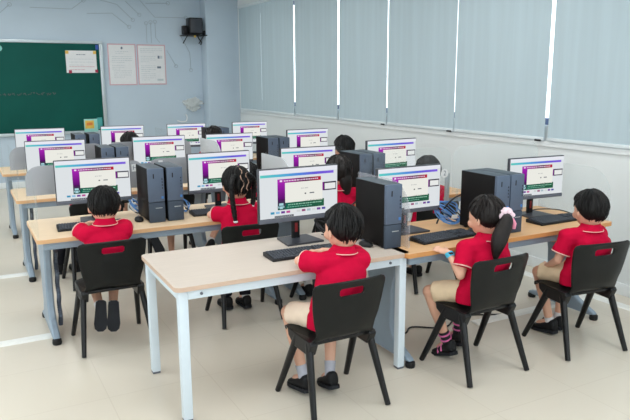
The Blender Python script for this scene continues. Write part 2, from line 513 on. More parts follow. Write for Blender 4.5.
# ------------------------------------------------------------------ front wall: chalkboard, notices, speaker, wall lines
board = empty('chalkboard', (0.45, YF, 0.91))
BX0, BX1, BZ = -1.35, 2.24, 1.48
MB().box((0, -0.015, BZ / 2), (BX1 - BX0, 0.03, BZ), 0.003).build('writing_surface', 'board', board)
fr = MB()
fr.box((0, -0.025, BZ + 0.02), (BX1 - BX0 + 0.12, 0.05, 0.05), 0.006)
fr.box((0, -0.025, -0.02), (BX1 - BX0 + 0.12, 0.05, 0.05), 0.006)
for sx in (-1, 1):
    fr.box((sx * ((BX1 - BX0) / 2 + 0.03), -0.025, BZ / 2), (0.06, 0.05, BZ + 0.02), 0.006)
fr.build('board_frame', 'alu', board)
MB().box((1.76, -0.045, BZ - 0.06), (0.05, 0.02, 0.08), 0.004).build('corner_cap', 'blue_cap', board)
ck = MB()
random.seed(3)
x = -1.1
while x < 1.0:                                  # one faint line of chalk writing
    wch = random.uniform(0.03, 0.07)
    pts = [(x + wch * t / 5, -0.033, 0.645 + random.uniform(-0.028, 0.03)) for t in range(6)]
    ck.tube(pts, 0.0045, 5)
    x += wch + random.uniform(0.015, 0.04)
ck.build('chalk_writing', 'chalk', board)
tag(board, 'dark green chalkboard in a pale metal frame on the far wall', 'chalkboard')
MB_ = MB().ell((0, -0.012, 0), (0.05, 0.014, 0.05))
mg = MB_.build('magnet', 'mint'); mg.location = (0.68, YF - 0.03, 2.29)
tag(mg, 'round mint magnet at the upper left of the chalkboard', 'magnet')

def sheet(name, x0, x1, z0, z1, y, border=None, tilt=0.0, bw=0.02):
    root = empty(name, ((x0 + x1) / 2, y, (z0 + z1) / 2))
    root.rotation_euler = (0, tilt, 0)
    W, H = x1 - x0, z1 - z0
    if border:
        MB().box((0, -0.002, 0), (W, 0.004, H)).build('border', border, root, smooth=0)
        W -= 2 * bw; H -= 2 * bw
    MB().box((0, -0.006, 0), (W, 0.004, H)).build('paper', 'paper', root, smooth=0)
    return root, W, H

def textlines(root, W, z0, n, dz, x0=-0.4, x1=0.4, m='ink', h=0.008, seed=1):
    random.seed(seed); t = MB()
    for k in range(n):
        x = x0 * W; xe = x1 * W if k < n - 1 else (x0 + (x1 - x0) * 0.6) * W
        while x < xe:
            ww = min(random.uniform(0.012, 0.05), xe - x)
            t.box((x + ww / 2, -0.0088, z0 - k * dz), (ww, 0.0016, h)); x += ww + 0.009
    return t.build('text_lines', m, root, smooth=0)

n1, W, H = sheet('wall_notice', 2.39, 2.88, 1.685, 2.40, YF, 'pink')
textlines(n1, W, H * 0.33, 2, 0.03, -0.25, 0.25, seed=1)
textlines(n1, W, H * 0.20, 4, 0.032, seed=2)
textlines(n1, W, -H * 0.02, 3, 0.032, -0.4, 0.1, seed=3)
textlines(n1, W, -H * 0.16, 4, 0.036, -0.35, 0.35, seed=4)
MB().ell((0, -0.009, H * 0.42), (0.018, 0.003, 0.022)).build('emblem', 'ink_dark', n1)
tag(n1, 'pink edged notice with a small crest, left of the pair beside the chalkboard', 'notice', 'notices beside the chalkboard')
n2, W, H = sheet('wall_notice', 2.90, 3.41, 1.69, 2.395, YF, 'pink')
textlines(n2, W, H * 0.42, 3, 0.03, -0.42, 0.42, seed=5)
textlines(n2, W, H * 0.22, 4, 0.032, -0.42, 0.15, seed=6)
textlines(n2, W, -H * 0.03, 4, 0.032, -0.42, 0.15, seed=7)
textlines(n2, W, -H * 0.24, 4, 0.036, -0.42, 0.12, seed=8)
pk = MB()
pk.box((0.27 * W, -0.0088, H * 0.2), (0.035, 0.002, 0.05)); pk.box((0.27 * W, -0.0088, -H * 0.07), (0.07, 0.002, 0.035))
pk.build('printed_picture', 'ink_dark', n2, smooth=0)
pk = MB()
pk.box((0.37 * W, -0.0088, H * 0.2), (0.04, 0.002, 0.05)); pk.box((0.3 * W, -0.0088, -H * 0.40), (0.11, 0.002, 0.035))
pk.build('printed_picture', 'ink', n2, smooth=0)
tag(n2, 'pink edged notice with small pictures down its right side, nearer the speaker', 'notice', 'notices beside the chalkboard')

n3, W, H = sheet('board_notice', 1.69, 2.19, 1.90, 2.27, YF - 0.03)
textlines(n3, W, H * 0.32, 1, 0.03, -0.15, 0.35, 'ink_dark', 0.012, 9)
textlines(n3, W, H * 0.12, 3, 0.05, seed=10)
textlines(n3, W, -H * 0.22, 2, 0.05, -0.4, 0.42, 'pink', 0.010, 11)
for sx, sz, m_ in ((-0.45, 0.42, 'yellow'), (0.45, 0.42, 'yellow'), (-0.38, -0.45, 'magenta'), (0.48, -0.42, 'magenta')):
    MB().box((sx * W, -0.011, sz * H), (0.05, 0.006, 0.05), 0.002).build('corner_magnet', m_, n3)
tag(n3, 'pale notice held by yellow and crimson corner magnets on the chalkboard', 'notice')

pc = empty('picture_card', (2.02, YF - 0.055, 0.885))
MB().box((0, 0, 0.12), (0.23, 0.02, 0.22), 0.004).build('card', 'mint', pc)
MB().box((-0.025, -0.013, 0.135), (0.15, 0.006, 0.14), 0.003).build('yellow_print', 'yellow', pc)
MB().box((-0.025, -0.018, 0.145), (0.10, 0.004, 0.05), 0.002).build('orange_print', 'orange', pc)
MB().box((0.15, 0.0, 0.15), (0.09, 0.02, 0.20), 0.004).build('teal_flap', 'teal', pc)
tag(pc, 'small teal and yellow picture card at the bottom right corner of the chalkboard', 'card')

# thin circuit pattern lines on the front wall
cl = MB()
def wline(pts, end=True):
    cl.tube([(a, YF - 0.001, b) for a, b in pts], 0.0048, 6)
    if end:
        cl.tube([(pts[-1][0] + 0.03 * math.cos(k * PI / 6), YF - 0.001, pts[-1][1] + 0.03 * math.sin(k * PI / 6)) for k in range(13)], 0.005, 6)
for l in ([(2.09, 2.89), (2.51, 2.91), (2.79, 2.69)], [(2.32, 3.12), (2.6, 3.06), (2.86, 2.81)], [(3.0, 3.15), (3.25, 2.87), (3.82, 2.88)],
          [(3.09, 2.42), (3.09, 2.76)], [(3.17, 2.42), (3.17, 2.78)], [(3.32, 2.43), (3.25, 2.52), (3.25, 2.79)],
          [(3.72, 2.54), (3.87, 2.26), (3.88, 1.95)], [(3.44, 2.30), (3.60, 2.02)], [(1.2, 2.95), (1.85, 2.95), (2.05, 3.1)],
          [(2.75, 3.12), (2.98, 2.90)], [(3.1, 3.10), (3.5, 3.12)], [(0.2, 2.8), (0.7, 2.8), (0.9, 2.98)]):
    wline(l)
wd = cl.build('wall_decoration', 'groove')
tag(wd, 'thin grey circuit board lines decorating the far wall above the notices', 'wall decoration')

# speaker set on a wall bracket
sp = empty('wall_speaker', (3.90, YF, 2.52))
MB().box((0.0, -0.24, 0.20), (0.25, 0.22, 0.28), 0.015).build('speaker_box', 'black', sp)
MB().box((0.0, -0.353, 0.20), (0.21, 0.012, 0.24), 0.005).build('grille', 'bezel', sp)
MB().box((0.0, -0.16, 0.04), (0.42, 0.32, 0.02), 0.004).build('shelf', 'black', sp)
for sx in (-1, 1):
    MB().tube([(sx * 0.15, -0.01, -0.09), (sx * 0.15, -0.28, 0.03)], 0.009, 8).build('bracket_arm', 'black', sp)
MB().box((-0.17, -0.2, 0.13), (0.09, 0.12, 0.15), 0.01).build('amplifier', 'black', sp)
MB().ell((0.19, -0.24, 0.085), (0.055, 0.05, 0.05)).build('side_horn', 'black', sp)
MB().tube(spline([(0.02, -0.3, 0.05), (0.06, -0.3, -0.03), (0.11, -0.26, -0.07), (0.12, -0.2, -0.12)]), 0.012, 8).build('cable', 'black_cable', sp)
MB().box((-0.02, -0.31, 0.015), (0.035, 0.02, 0.035), 0.004).build('tag', 'yellow', sp)
tag(sp, 'black loudspeaker on a bracket high in the far corner', 'speaker')

# crumpled clear plastic hung on the wall, and a little white hook below it
random.seed(11)
bag = MB()
bag.ell((0, -0.05, 0), (0.22, 0.05, 0.13), nu=22, nv=14, fn=lambda d: 0.8 + 0.45 * noise.noise(V((d.x * 3, d.y * 3, d.z * 3)) * 1.6) + 0.25 * (d.z if d.z > 0 else 0) - 0.25 * abs(d.x) * (1 if d.z < 0 else 0))
bg = bag.build('plastic_bag', 'plastic_film', smooth=15); bg.location = (3.88, YF, 1.30)
tag(bg, 'crumpled clear plastic bag hanging on the far wall below the speaker', 'bag')
hk = MB().tube(spline([(0, -0.0, 0.05), (0, -0.05, 0.05), (0, -0.08, 0.0), (-0.02, -0.07, -0.06), (-0.10, -0.05, -0.07), (-0.18, -0.05, -0.05)]), 0.011, 8).build('wall_hook', 'label_white')
hk.location = (3.74, YF, 1.08)
tag(hk, 'small white curved hook below the plastic bag on the far wall', 'hook')

# ------------------------------------------------------------------ desks
DH = 0.75
def row_desk(x0, x1, y0, label, wood='wood_row', edge='edge_row'):
    d = empty('computer_desk', ((x0 + x1) / 2, y0 + 0.36, 0))
    W, D = x1 - x0, 0.72
    def plank(z0, z1, ins, m, nm):
        pts = []
        for cx, cy, a0 in ((W / 2 - 0.03, D / 2 - 0.03, 0), (-W / 2 + 0.03, D / 2 - 0.03, 90), (-W / 2 + 0.03, -D / 2 + 0.03, 180), (W / 2 - 0.03, -D / 2 + 0.03, 270)):
            for k in range(5):
                a = R(a0 + k * 22.5); pts.append((cx + (0.03 - ins) * math.cos(a), cy + (0.03 - ins) * math.sin(a)))
        return MB().prism(pts, z0, z1, 'z').build(nm, m, d)
    plank(DH - 0.028, DH - 0.001, 0.0, edge, 'edge_band')
    plank(DH - 0.004, DH, 0.0015, wood, 'desktop')
    r = MB()
    r.box((0, -D / 2 + 0.05, DH - 0.055), (W - 0.08, 0.04, 0.05), 0.005)
    r.box((0, D / 2 - 0.06, DH - 0.055), (W - 0.08, 0.04, 0.05), 0.005)
    r.build('rail', 'steel_blue', d)
    for sx in (-1, 1):
        xx = sx * (W / 2 - 0.075)
        leg = MB()
        # broad upright blade swelling down into the foot
        prof = [(-0.21, DH - 0.03), (0.20, DH - 0.03), (0.14, 0.45), (0.13, 0.20), (0.20, 0.07), (0.31, 0.055), (0.31, 0.03),
                (-0.30, 0.03), (-0.335, 0.045), (-0.31, 0.06), (-0.16, 0.13), (-0.12, 0.22), (-0.13, 0.45)] if True else None
        lp = [(a, b) for a, b in prof]
        leg.prism(lp, xx - 0.025, xx + 0.025, 'x')
        lo = leg.build('leg', 'steel_blue', d)
        bv = lo.modifiers.new('b', 'BEVEL'); bv.width = 0.012; bv.segments = 3; bv.limit_method = 'ANGLE'
        for yy in (-0.315, 0.29):
            MB().lathe([(0.001, 0.0), (0.028, 0.0), (0.032, 0.012), (0.030, 0.035), (0.02, 0.042), (0.001, 0.042)], (xx, yy, 0), 16).build('foot_cap', 'black', lo)
    tag(d, label, 'desk', 'long computer desks in rows')
    return d

LX0, LX1, RX0, RX1 = 0.37, 2.20, 2.27, 4.11
ROWS = {1: 3.05, 2: 4.52, 3: 6.15, 4: 8.02}
row_desk(RX0, RX1, ROWS[1], 'warm brown desk at right where the ponytailed girl and the rightmost boy sit', 'wood_orange', 'edge_orange')
row_desk(LX0, LX1, ROWS[2], 'long beech desk at left where the boy and the braided girl sit')
row_desk(RX0, RX1, ROWS[2], 'beech desk behind the right front desk, mostly hidden by monitors', 'wood_orange', 'edge_orange')
row_desk(LX0, LX1, ROWS[3], 'long desk third from the front on the left, corner showing past the acrylic panel')
row_desk(RX0, RX1, ROWS[3], 'right hand desk of the third row, hidden behind its monitors')
row_desk(LX0, LX1, ROWS[4], 'left hand desk of the farthest row, below the chalkboard')
row_desk(RX0, RX1, ROWS[4], 'right hand desk of the farthest row, below the plastic bag')

# spiral cable conduits at the left desk legs
def conduit(x, y, label):
    pts = [(x, y + 0.02 * math.sin(t * 0.3), 0.70 - 0.66 * t / 90) for t in range(91)]
    o = MB().tube(pts, [0.0125 + 0.004 * (k % 2) for k in range(91)], 10).build('cable_conduit', 'conduit', smooth=20)
    tag(o, label, 'cable conduit', 'ribbed cable conduits beside desk legs')
conduit(0.505, 4.80, 'ribbed grey cable conduit beside the left leg of the boy\'s long desk')
conduit(0.505, 6.42, 'ribbed grey cable conduit beside the left leg of the third row desk')

# white floor raceways
for (xa, xb, y, lab) in ((XL, 0.47, 4.74, 'white floor cable raceway running to the left desk, nearer one'),
                         (XL, 0.47, 6.46, 'white floor cable raceway farther back, running to the third row desk')):
    pr = [(y - 0.045, 0.0), (y - 0.03, 0.014), (y + 0.03, 0.014), (y + 0.045, 0.0)]
    o = MB().prism(pr, xa, xb, 'x').build('floor_raceway', 'raceway', smooth=0)
    tag(o, lab, 'cable raceway', 'white floor raceways')
pr = [(3.42, 0.0), (3.435, 0.014), (3.495, 0.014), (3.51, 0.0)]
o = MB().prism(pr, 3.2, 4.42, 'x').build('floor_raceway', 'raceway', smooth=0)
tag(o, 'white floor cable raceway under the right desk, ending at the window wall', 'cable raceway', 'white floor raceways')

pr = [(4.43, 0.0), (4.445, 0.014), (4.505, 0.014), (4.52, 0.0)]
vs_ = [(a, yy, b) for yy in (0.5, 6.5) for a, b in pr]
o = MB().add(vs_, [(0, 1, 2, 3), (7, 6, 5, 4), (0, 4, 5, 1), (1, 5, 6, 2), (2, 6, 7, 3), (3, 7, 4, 0)]).build('floor_raceway', 'raceway', smooth=0)
tag(o, 'white floor cable raceway running along the foot of the window wall', 'cable raceway', 'white floor raceways')

# the separate white framed table in front
tb = empty('white_framed_table', (1.60, 3.46, 0), R(-0.6))
TW, TD = 1.45, 0.75
def rrect(W, D, r, ins=0.0):
    pts = []
    for cx, cy, a0 in ((W / 2 - r, D / 2 - r, 0), (-W / 2 + r, D / 2 - r, 90), (-W / 2 + r, -D / 2 + r, 180), (W / 2 - r, -D / 2 + r, 270)):
        for k in range(6):
            a = R(a0 + k * 18); pts.append((cx + (r - ins) * math.cos(a), cy + (r - ins) * math.sin(a)))
    return pts
MB().prism(rrect(TW, TD, 0.035), DH - 0.024, DH - 0.001, 'z').build('edge_band', 'edge_pale', tb)
MB().prism(rrect(TW, TD, 0.035, 0.002), DH - 0.004, DH, 'z').build('tabletop', 'wood_pale', tb)
for sx in (-1, 1):
    for sy in (-1, 1):
        l = MB().box((sx * (TW / 2 - 0.045), sy * (TD / 2 - 0.045), (DH - 0.024 + 0.012) / 2), (0.05, 0.05, DH - 0.036), 0.005).build('leg', 'steel_white', tb)
        MB().box((sx * (TW / 2 - 0.045), sy * (TD / 2 - 0.045), 0.007), (0.046, 0.046, 0.014), 0.003).build('foot_cap', 'chin', l)
for sy in (-1, 1):
    MB().box((0, sy * (TD / 2 - 0.035), DH - 0.05), (TW - 0.14, 0.03, 0.05), 0.003).build('apron', 'steel_white', tb)
for sx in (-1, 1):
    MB().box((sx * (TW / 2 - 0.035), 0, DH - 0.05), (0.03, TD - 0.14, 0.05), 0.003).build('apron', 'steel_white', tb)
for sx in (-1, 1):
    MB().tube([(sx * (TW / 2 - 0.14), -TD / 2 + 0.022, DH - 0.05), (sx * (TW / 2 - 0.14), -TD / 2 + 0.014, DH - 0.05)], 0.008, 10).build('screw', 'chin', tb)
tag(tb, 'pale wood table with white square metal legs in the foreground', 'table')

# ------------------------------------------------------------------ acrylic dividers
def side_panel(x, y0, y1, ztop, label, m='panel_clear', r=0.20, z0=DH):
    pts = [(y1, z0 + 0.001), (y1, ztop)]
    for k in range(9):
        a = R(90 + k * 90 / 8); pts.append((y0 + r + r * math.cos(a), ztop - r + r * math.sin(a)))
    pts.append((y0, z0 + 0.001))
    o = MB().prism(pts, x - 0.004, x + 0.004, 'x').build('acrylic_divider', m, smooth=20)
    tag(o, label, 'divider', 'acrylic side dividers')
    return o
side_panel(2.37, 3.17, 3.76, 1.155, 'clear acrylic divider right of the front computer tower, rounded at the top', 'panel_mid')
side_panel(4.09, 3.08, 3.74, 1.13, 'clear acrylic divider at the window end of the right desk', 'panel_faint')
side_panel(0.385, 4.54, 5.20, 1.18, 'clear acrylic divider at the left end of the boy\'s long desk')
side_panel(2.285, 4.62, 5.20, 1.15, 'pale acrylic divider between the braided girl\'s desk and the next', 'panel_pale')
side_panel(0.385, 6.17, 6.84, 1.18, 'clear acrylic divider at the left end of the third row desk')
side_panel(2.285, 6.2, 6.84, 1.16, 'pale acrylic divider in the middle of the third row', 'panel_pale')
side_panel(0.385, 8.05, 8.7, 1.18, 'clear acrylic divider at the left end of the farthest desk')
side_panel(2.285, 8.05, 8.7, 1.16, 'clear acrylic divider in the middle of the farthest row')

def rear_panel(x0, x1, y, z0, z1, label, m, r=0.10, br=()):
    pts = [(x0, z0)]
    for k in range(7):
        a = R(180 - k * 15); pts.append((x0 + r + r * math.cos(a), z1 - r + r * math.sin(a)))
    for k in range(7):
        a = R(90 - k * 15); pts.append((x1 - r + r * math.cos(a), z1 - r + r * math.sin(a)))
    pts.append((x1, z0))
    root = empty('divider_screen', ((x0 + x1) / 2, y, DH))
    MB().prism([(a - (x0 + x1) / 2, b - DH) for a, b in pts], -0.004, 0.004, 'y').build('acrylic_sheet', m, root, smooth=20)
    for xx in br:
        MB().box((xx - (x0 + x1) / 2, 0.022, (z0 - DH + 0.15) / 2), (0.022, 0.034, z0 - DH + 0.15), 0.003).build('bracket', 'silver', root)
    for xx in ((x0 + 0.06, x1 - 0.06) if not br else (x0 + 0.06,)):
        MB().box((xx - (x0 + x1) / 2, 0.012, (z0 - DH + 0.02) / 2 - 0.015), (0.018, 0.014, z0 - DH + 0.05), 0.003).build('bracket', 'panel_faint', root)
    tag(root, label, 'divider', 'acrylic screens behind the monitors')
    return root
PY = 0.74
rear_panel(2.42, 3.20, ROWS[1] + PY, 0.93, 1.28, 'clear acrylic screen behind the ponytailed girl\'s monitor', 'panel_clear', br=(3.19,))
rear_panel(3.22, 4.10, ROWS[1] + PY, 0.93, 1.28, 'clear acrylic screen behind the rightmost boy\'s monitor', 'panel_faint')
rear_panel(0.39, 1.28, ROWS[2] + PY, 0.93, 1.15, 'grey frosted screen behind the left boy\'s monitor', 'panel_grey')
rear_panel(1.29, 2.19, ROWS[2] + PY, 0.93, 1.15, 'grey frosted screen behind the braided girl\'s monitor', 'panel_grey')
rear_panel(2.30, 3.20, ROWS[2] + PY, 0.93, 1.16, 'acrylic screen of the second row behind the black towers', 'panel_clear')
rear_panel(0.39, 1.28, ROWS[3] + PY, 0.93, 1.15, 'grey frosted screen behind the monitor at the left end of the third row', 'panel_grey')
rear_panel(1.29, 2.19, ROWS[3] + PY, 0.93, 1.15, 'grey frosted screen behind the monitor above the pair of slate towers', 'panel_grey')

def sticker(x, y, z, text, label, rnd=False, sz=0.05):
    root = empty('sticker', (x, y, z))
    if rnd:
        MB().tube([(0, 0, 0), (0, -0.002, 0)], sz * 0.62, 20).build('sticker_paper', 'label_white', root)
    else:
        MB().box((0, -0.001, 0), (sz, 0.002, sz * 1.2)).build('sticker_paper', 'label_white', root, smooth=0)
    c = bpy.data.curves.new('t', 'FONT'); c.body = text; c.size = sz * 0.95; c.align_x = 'CENTER'; c.align_y = 'CENTER'; c.extrude = 0.0004
    to = bpy.data.objects.new('t', c); COL.objects.link(to)
    dg = bpy.context.evaluated_depsgraph_get(); dg.update()
    me = bpy.data.meshes.new_from_object(to.evaluated_get(dg)); bpy.data.objects.remove(to)
    for v in me.vertices: v.co = V((v.co.x, -0.0026 - v.co.z * 0.2, v.co.y))
    link('printed_number', me, 'ink_dark', root, 0)
    tag(root, label, 'sticker', 'number stickers on the dividers')
sticker(3.14, ROWS[1] + PY - 0.005, 1.085, '2', 'round white sticker numbered 2 on the divider beside the ponytailed girl\'s monitor', True, 0.055)
sticker(1.20, ROWS[2] + PY - 0.005, 1.09, 'H', 'square white sticker on the grey divider left of the desk towers', False, 0.05)
sticker(1.41, ROWS[2] + PY - 0.005, 1.115, '', 'small white sticker on the grey divider above the desk towers', False, 0.035)

# ------------------------------------------------------------------ monitors
def make_screen_mesh(W, H):
    vs = []; fs = []; cols = []
    def q(u0, u1, v0, v1, c, c2=None, layer=0, vert=False):
        """rectangle in screen units (v down) with a left-right or top-bottom colour blend"""
        k = len(vs)
        c = (*lin(c), 1); c2 = (*lin(c2), 1) if c2 else c
        y = -0.0002 * layer
        for (u, v) in ((u0, v1), (u1, v1), (u1, v0), (u0, v0)):
            vs.append(((u - 0.5) * W, y, (0.5 - v) * H))
        fs.append((k, k + 1, k + 2, k + 3))
        if vert: cols.extend([c2, c2, c, c])
        else: cols.extend([c, c2, c2, c])
    q(0, 1, 0, 1, (226, 231, 234))
    q(0, 1, 0, 0.085, (236, 238, 246), layer=1)
    st = [(96, 208, 196), (86, 184, 216), (84, 140, 226), (108, 92, 220), (130, 96, 224)]
    for k in range(4):
        q(0.01 + 0.235 * k, 0.01 + 0.235 * (k + 1), 0.10, 0.155, st[k], st[k + 1], 1)
    # the slide
    q(0.22, 0.32, 0.22, 0.62, (172, 40, 186), (96, 22, 112), 1, True)
    q(0.22, 0.32, 0.62, 0.84, (80, 20, 90), (24, 84, 66), 1, True)
    q(0.22, 0.45, 0.205, 0.285, (176, 44, 186), (150, 26, 130), 2)
    q(0.45, 0.63, 0.205, 0.285, (130, 24, 110), (70, 20, 52), 2)
    q(0.63, 0.78, 0.205, 0.285, (120, 16, 52), (190, 30, 60), 2)
    q(0.315, 0.80, 0.285, 0.70, (240, 240, 232), layer=2)
    q(0.32, 0.57, 0.70, 0.84, (26, 104, 84), (30, 84, 66), 2)
    q(0.57, 0.82, 0.68, 0.84, (30, 84, 66), (44, 100, 72), 2)
    q(0.25, 0.28, 0.225, 0.262, (240, 226, 246), layer=3)
    random.seed(5)
    u = 0.30
    while u < 0.74:
        ww = random.uniform(0.012, 0.03); q(u, u + ww, 0.232, 0.258, (226, 200, 222), layer=3); u += ww + 0.007
    u = 0.35
    while u < 0.78:
        ww = random.uniform(0.012, 0.03); q(u, u + ww, 0.735, 0.757, (150, 200, 176), layer=3); u += ww + 0.008
    u = 0.34
    while u < 0.66:
        ww = random.uniform(0.012, 0.03); q(u, u + ww, 0.785, 0.803, (120, 180, 156), layer=3); u += ww + 0.008
    for u, ww in ((0.52, 0.02), (0.548, 0.012), (0.57, 0.024), (0.60, 0.01)): q(u, u + ww, 0.415, 0.437, (196, 198, 196), layer=3)
    q(0.565, 0.585, 0.525, 0.553, (70, 74, 84), layer=3); q(0.63, 0.69, 0.525, 0.548, (104, 110, 118), layer=3)
    for a, b, c, d in ((0.238, 0.292, 0.70, 0.75), (0.245, 0.285, 0.765, 0.82), (0.228, 0.24, 0.76, 0.80), (0.29, 0.302, 0.76, 0.80)):
        q(a, b, c, d, (170, 214, 222), layer=3)
    q(0.80, 0.985, 0.335, 0.515, (54, 48, 66), layer=2)
    q(0.80, 0.82, 0.335, 0.515, (120, 26, 132), layer=3)
    q(0.83, 0.975, 0.365, 0.49, (236, 238, 236), layer=3)
    cs = [(60, 150, 190), (140, 190, 226), (110, 60, 150), (190, 80, 150), (230, 232, 232), (210, 214, 214), (150, 80, 120), (170, 190, 200), (216, 220, 222), (120, 70, 150), (90, 80, 160)]
    for k, c in enumerate(cs):
        q(0.13 + k * 0.066, 0.13 + k * 0.066 + 0.048, 0.868, 0.915, c, layer=1)
    q(0.18, 0.42, 0.955, 0.995, (44, 46, 52), layer=1)
    for k in range(9): q(0.19 + k * 0.025, 0.19 + k * 0.025 + 0.012, 0.965, 0.985, (190, 200, 210), layer=2)
    me = bpy.data.meshes.new('lit_screen')
    me.from_pydata(vs, [], fs)
    ca = me.color_attributes.new('Col', 'FLOAT_COLOR', 'CORNER')
    for i, c in enumerate(cols): ca.data[i].color = c
    return me

def make_monitor():
    r = empty('monitor')
    W, H, z0 = 0.55, 0.335, 0.135
    zc = z0 + H / 2
    MB().box((0, 0.016, zc), (W, 0.030, H), 0.006).build('housing', 'bezel', r)
    MB().box((0, 0.038, zc - 0.01), (W * 0.62, 0.03, H * 0.55), 0.012).build('back_cover', 'black', r)
    MB().box((0, -0.0005, z0 + 0.014), (W - 0.004, 0.006, 0.026), 0.002).build('chin', 'chin', r)
    sm = make_screen_mesh(W - 0.012, H - 0.036)
    s = link('lit_screen', sm, 'screen', r, 0, (0, -0.0012, zc + 0.012))
    st = r
    neck = MB().box((0, 0.062, 0.165), (0.052, 0.022, 0.32), 0.004).build('stand_neck', 'black', r)
    MB().box((0, 0.0505, 0.080), (0.018, 0.004, 0.06), 0.001).build('cable_slot', 'red', neck)
    MB().prism([(-0.125, -0.085), (0.125, -0.085), (0.105, 0.115), (-0.105, 0.115)], 0.0, 0.012, 'z').build('stand_base', 'bezel', r)
    return r

MON = [
 ('front', 1.864, 3.660, 0.0, 1.03, 'largest nearest monitor on the pale foreground table', DH),
 ('R1', 2.640, 3.540, -0.3, 0.955, 'lit monitor behind the foreground tower, facing the ponytailed girl', DH),
 ('R2', 3.790, 3.500, -4.9, 0.95, 'rightmost lit monitor by the window wall, in front of the right boy', DH),
 ('L1', 0.836, 5.000, -2.7, 0.98, 'lit monitor in front of the left boy, leftmost in its row', DH),
 ('L2', 1.818, 4.990, 1.1, 0.97, 'lit monitor in front of the girl with two braids', DH),
 ('c', 2.665, 5.050, -5.0, 0.95, 'lit monitor partly hidden behind the top of the foreground monitor', DH),
 ('d', 3.494, 4.968, 1.4, 1.02, 'lit monitor right of the middle pair of towers, against the pale window wall', DH),
 ('a', 0.790, 6.700, -5.0, 0.99, 'lit monitor just behind and left of the left boy\'s monitor', DH),
 ('b', 1.795, 6.700, -4.0, 0.98, 'lit monitor above the pair of slate towers on the left desk', DH),
 ('g', 2.575, 6.720, -5.0, 0.96, 'lit monitor directly behind the braided girl\'s monitor', DH),
 ('h', 3.540, 6.720, 0.0, 0.98, 'small lit monitor against the window wall, right of the far dark towers', DH),
 ('e', 0.830, 8.380, -5.0, 1.0, 'farthest left lit monitor, right under the chalkboard', DH),
 ('f', 1.825, 8.540, -5.0, 0.97, 'far lit monitor under the pair of notices, with dark hair before it', DH),
 ('i', 2.690, 8.620, -5.0, 0.95, 'far lit monitor below the crumpled plastic bag', DH),
 ('j', 3.605, 8.600, -4.0, 0.94, 'farthest right lit monitor, at the foot of the wall column', DH),
]
mon0 = make_monitor()
for k, (n, x, y, rz, s, lab, z) in enumerate(MON):
    o = mon0 if k == 0 else copy_tree(mon0)
    o.location = (x, y, z); o.rotation_euler = (0, 0, R(rz)); o.scale = (s, s, s)
    tag(o, lab, 'monitor', 'lit computer monitors')

# ------------------------------------------------------------------ computer towers
def make_tower():
    r = empty('computer_tower')
    W, D, H = 0.118, 0.345, 0.40
    MB().box((0, D / 2 + 0.012, H / 2 + 0.004), (W, D - 0.02, H - 0.01), 0.004).build('case', 'pc_case', r)
    MB().box((0, D / 2 + 0.012, H - 0.003), (W - 0.002, D - 0.022, 0.006), 0.002).build('top_cover', 'pc_top', r)
    MB().box((0, 0.008, H * 0.69), (W, 0.024, H * 0.615), 0.005).build('upper_bezel', 'pc_front', r)
    f2 = MB().box((0, 0.010, H * 0.19), (W, 0.024, H * 0.375), 0.006).build('lower_bezel', 'pc_lower', r)
    MB().box((-0.018, -0.0045, H * 0.86), (0.008, 0.003, 0.035), 0.001).build('power_button', 'black', r)
    for k in range(4):
        MB().box((0.044, -0.0045, H * 0.80 - k * 0.022), (0.006, 0.003, 0.012), 0.0008).build('port', 'black', r)
    MB().box((0.012, -0.0045, H * 0.27), (0.05, 0.003, 0.006), 0.001).build('badge', 'silver', r)
    MB().box((0.042, -0.0045, H * 0.46), (0.016, 0.002, 0.018), 0.0008).build('sticker', 'led', r)
    for sx in (-1, 1):
        for yy in (0.05, 0.30):
            MB().box((sx * 0.045, yy, 0.004), (0.015, 0.02, 0.008), 0.001).build('rubber_foot', 'black', r)
    return r
TOW = [(2.282, 3.215, 'black and slate tower beside the boy on the foreground table'),
       (3.110, 3.150, 'black sided tower right of the ponytailed girl\'s keyboard, left of its pair'),
       (3.236, 3.150, 'slate tower right of its pair behind the ponytailed girl\'s head'),
       (1.215, 4.680, 'slate tower nearer the left boy, left of the pair on his desk'),
       (1.355, 4.680, 'slate tower nearer the braided girl, right of the pair on her desk'),
       (3.015, 4.660, 'black sided tower left of the middle pair, right behind the foreground tower'),
       (3.148, 4.660, 'slate tower right of the middle pair, touching the monitor by the window wall'),
       (1.215, 6.380, 'small grey tower left of the pair behind the left boy\'s monitor'),
       (1.350, 6.380, 'small grey tower right of the pair behind the left boy\'s monitor'),
       (2.990, 6.480, 'dark tower left of the far pair, behind the pale divider'),
       (3.125, 6.480, 'dark tower right of the far pair, beside a small monitor'),
       (1.240, 8.100, 'far grey tower left of the pair under the chalkboard corner'),
       (1.400, 8.100, 'far grey tower right of the pair under the chalkboard corner'),
       (2.930, 8.200, 'far dark tower left of the pair near the wall column'),
       (3.080, 8.200, 'far dark tower right of the pair near the wall column')]
tow0 = make_tower()
for k, (x, y, lab) in enumerate(TOW):
    o = tow0 if k == 0 else copy_tree(tow0)
    o.location = (x, y, DH)
    tag(o, lab, 'computer tower', 'desktop computer towers')

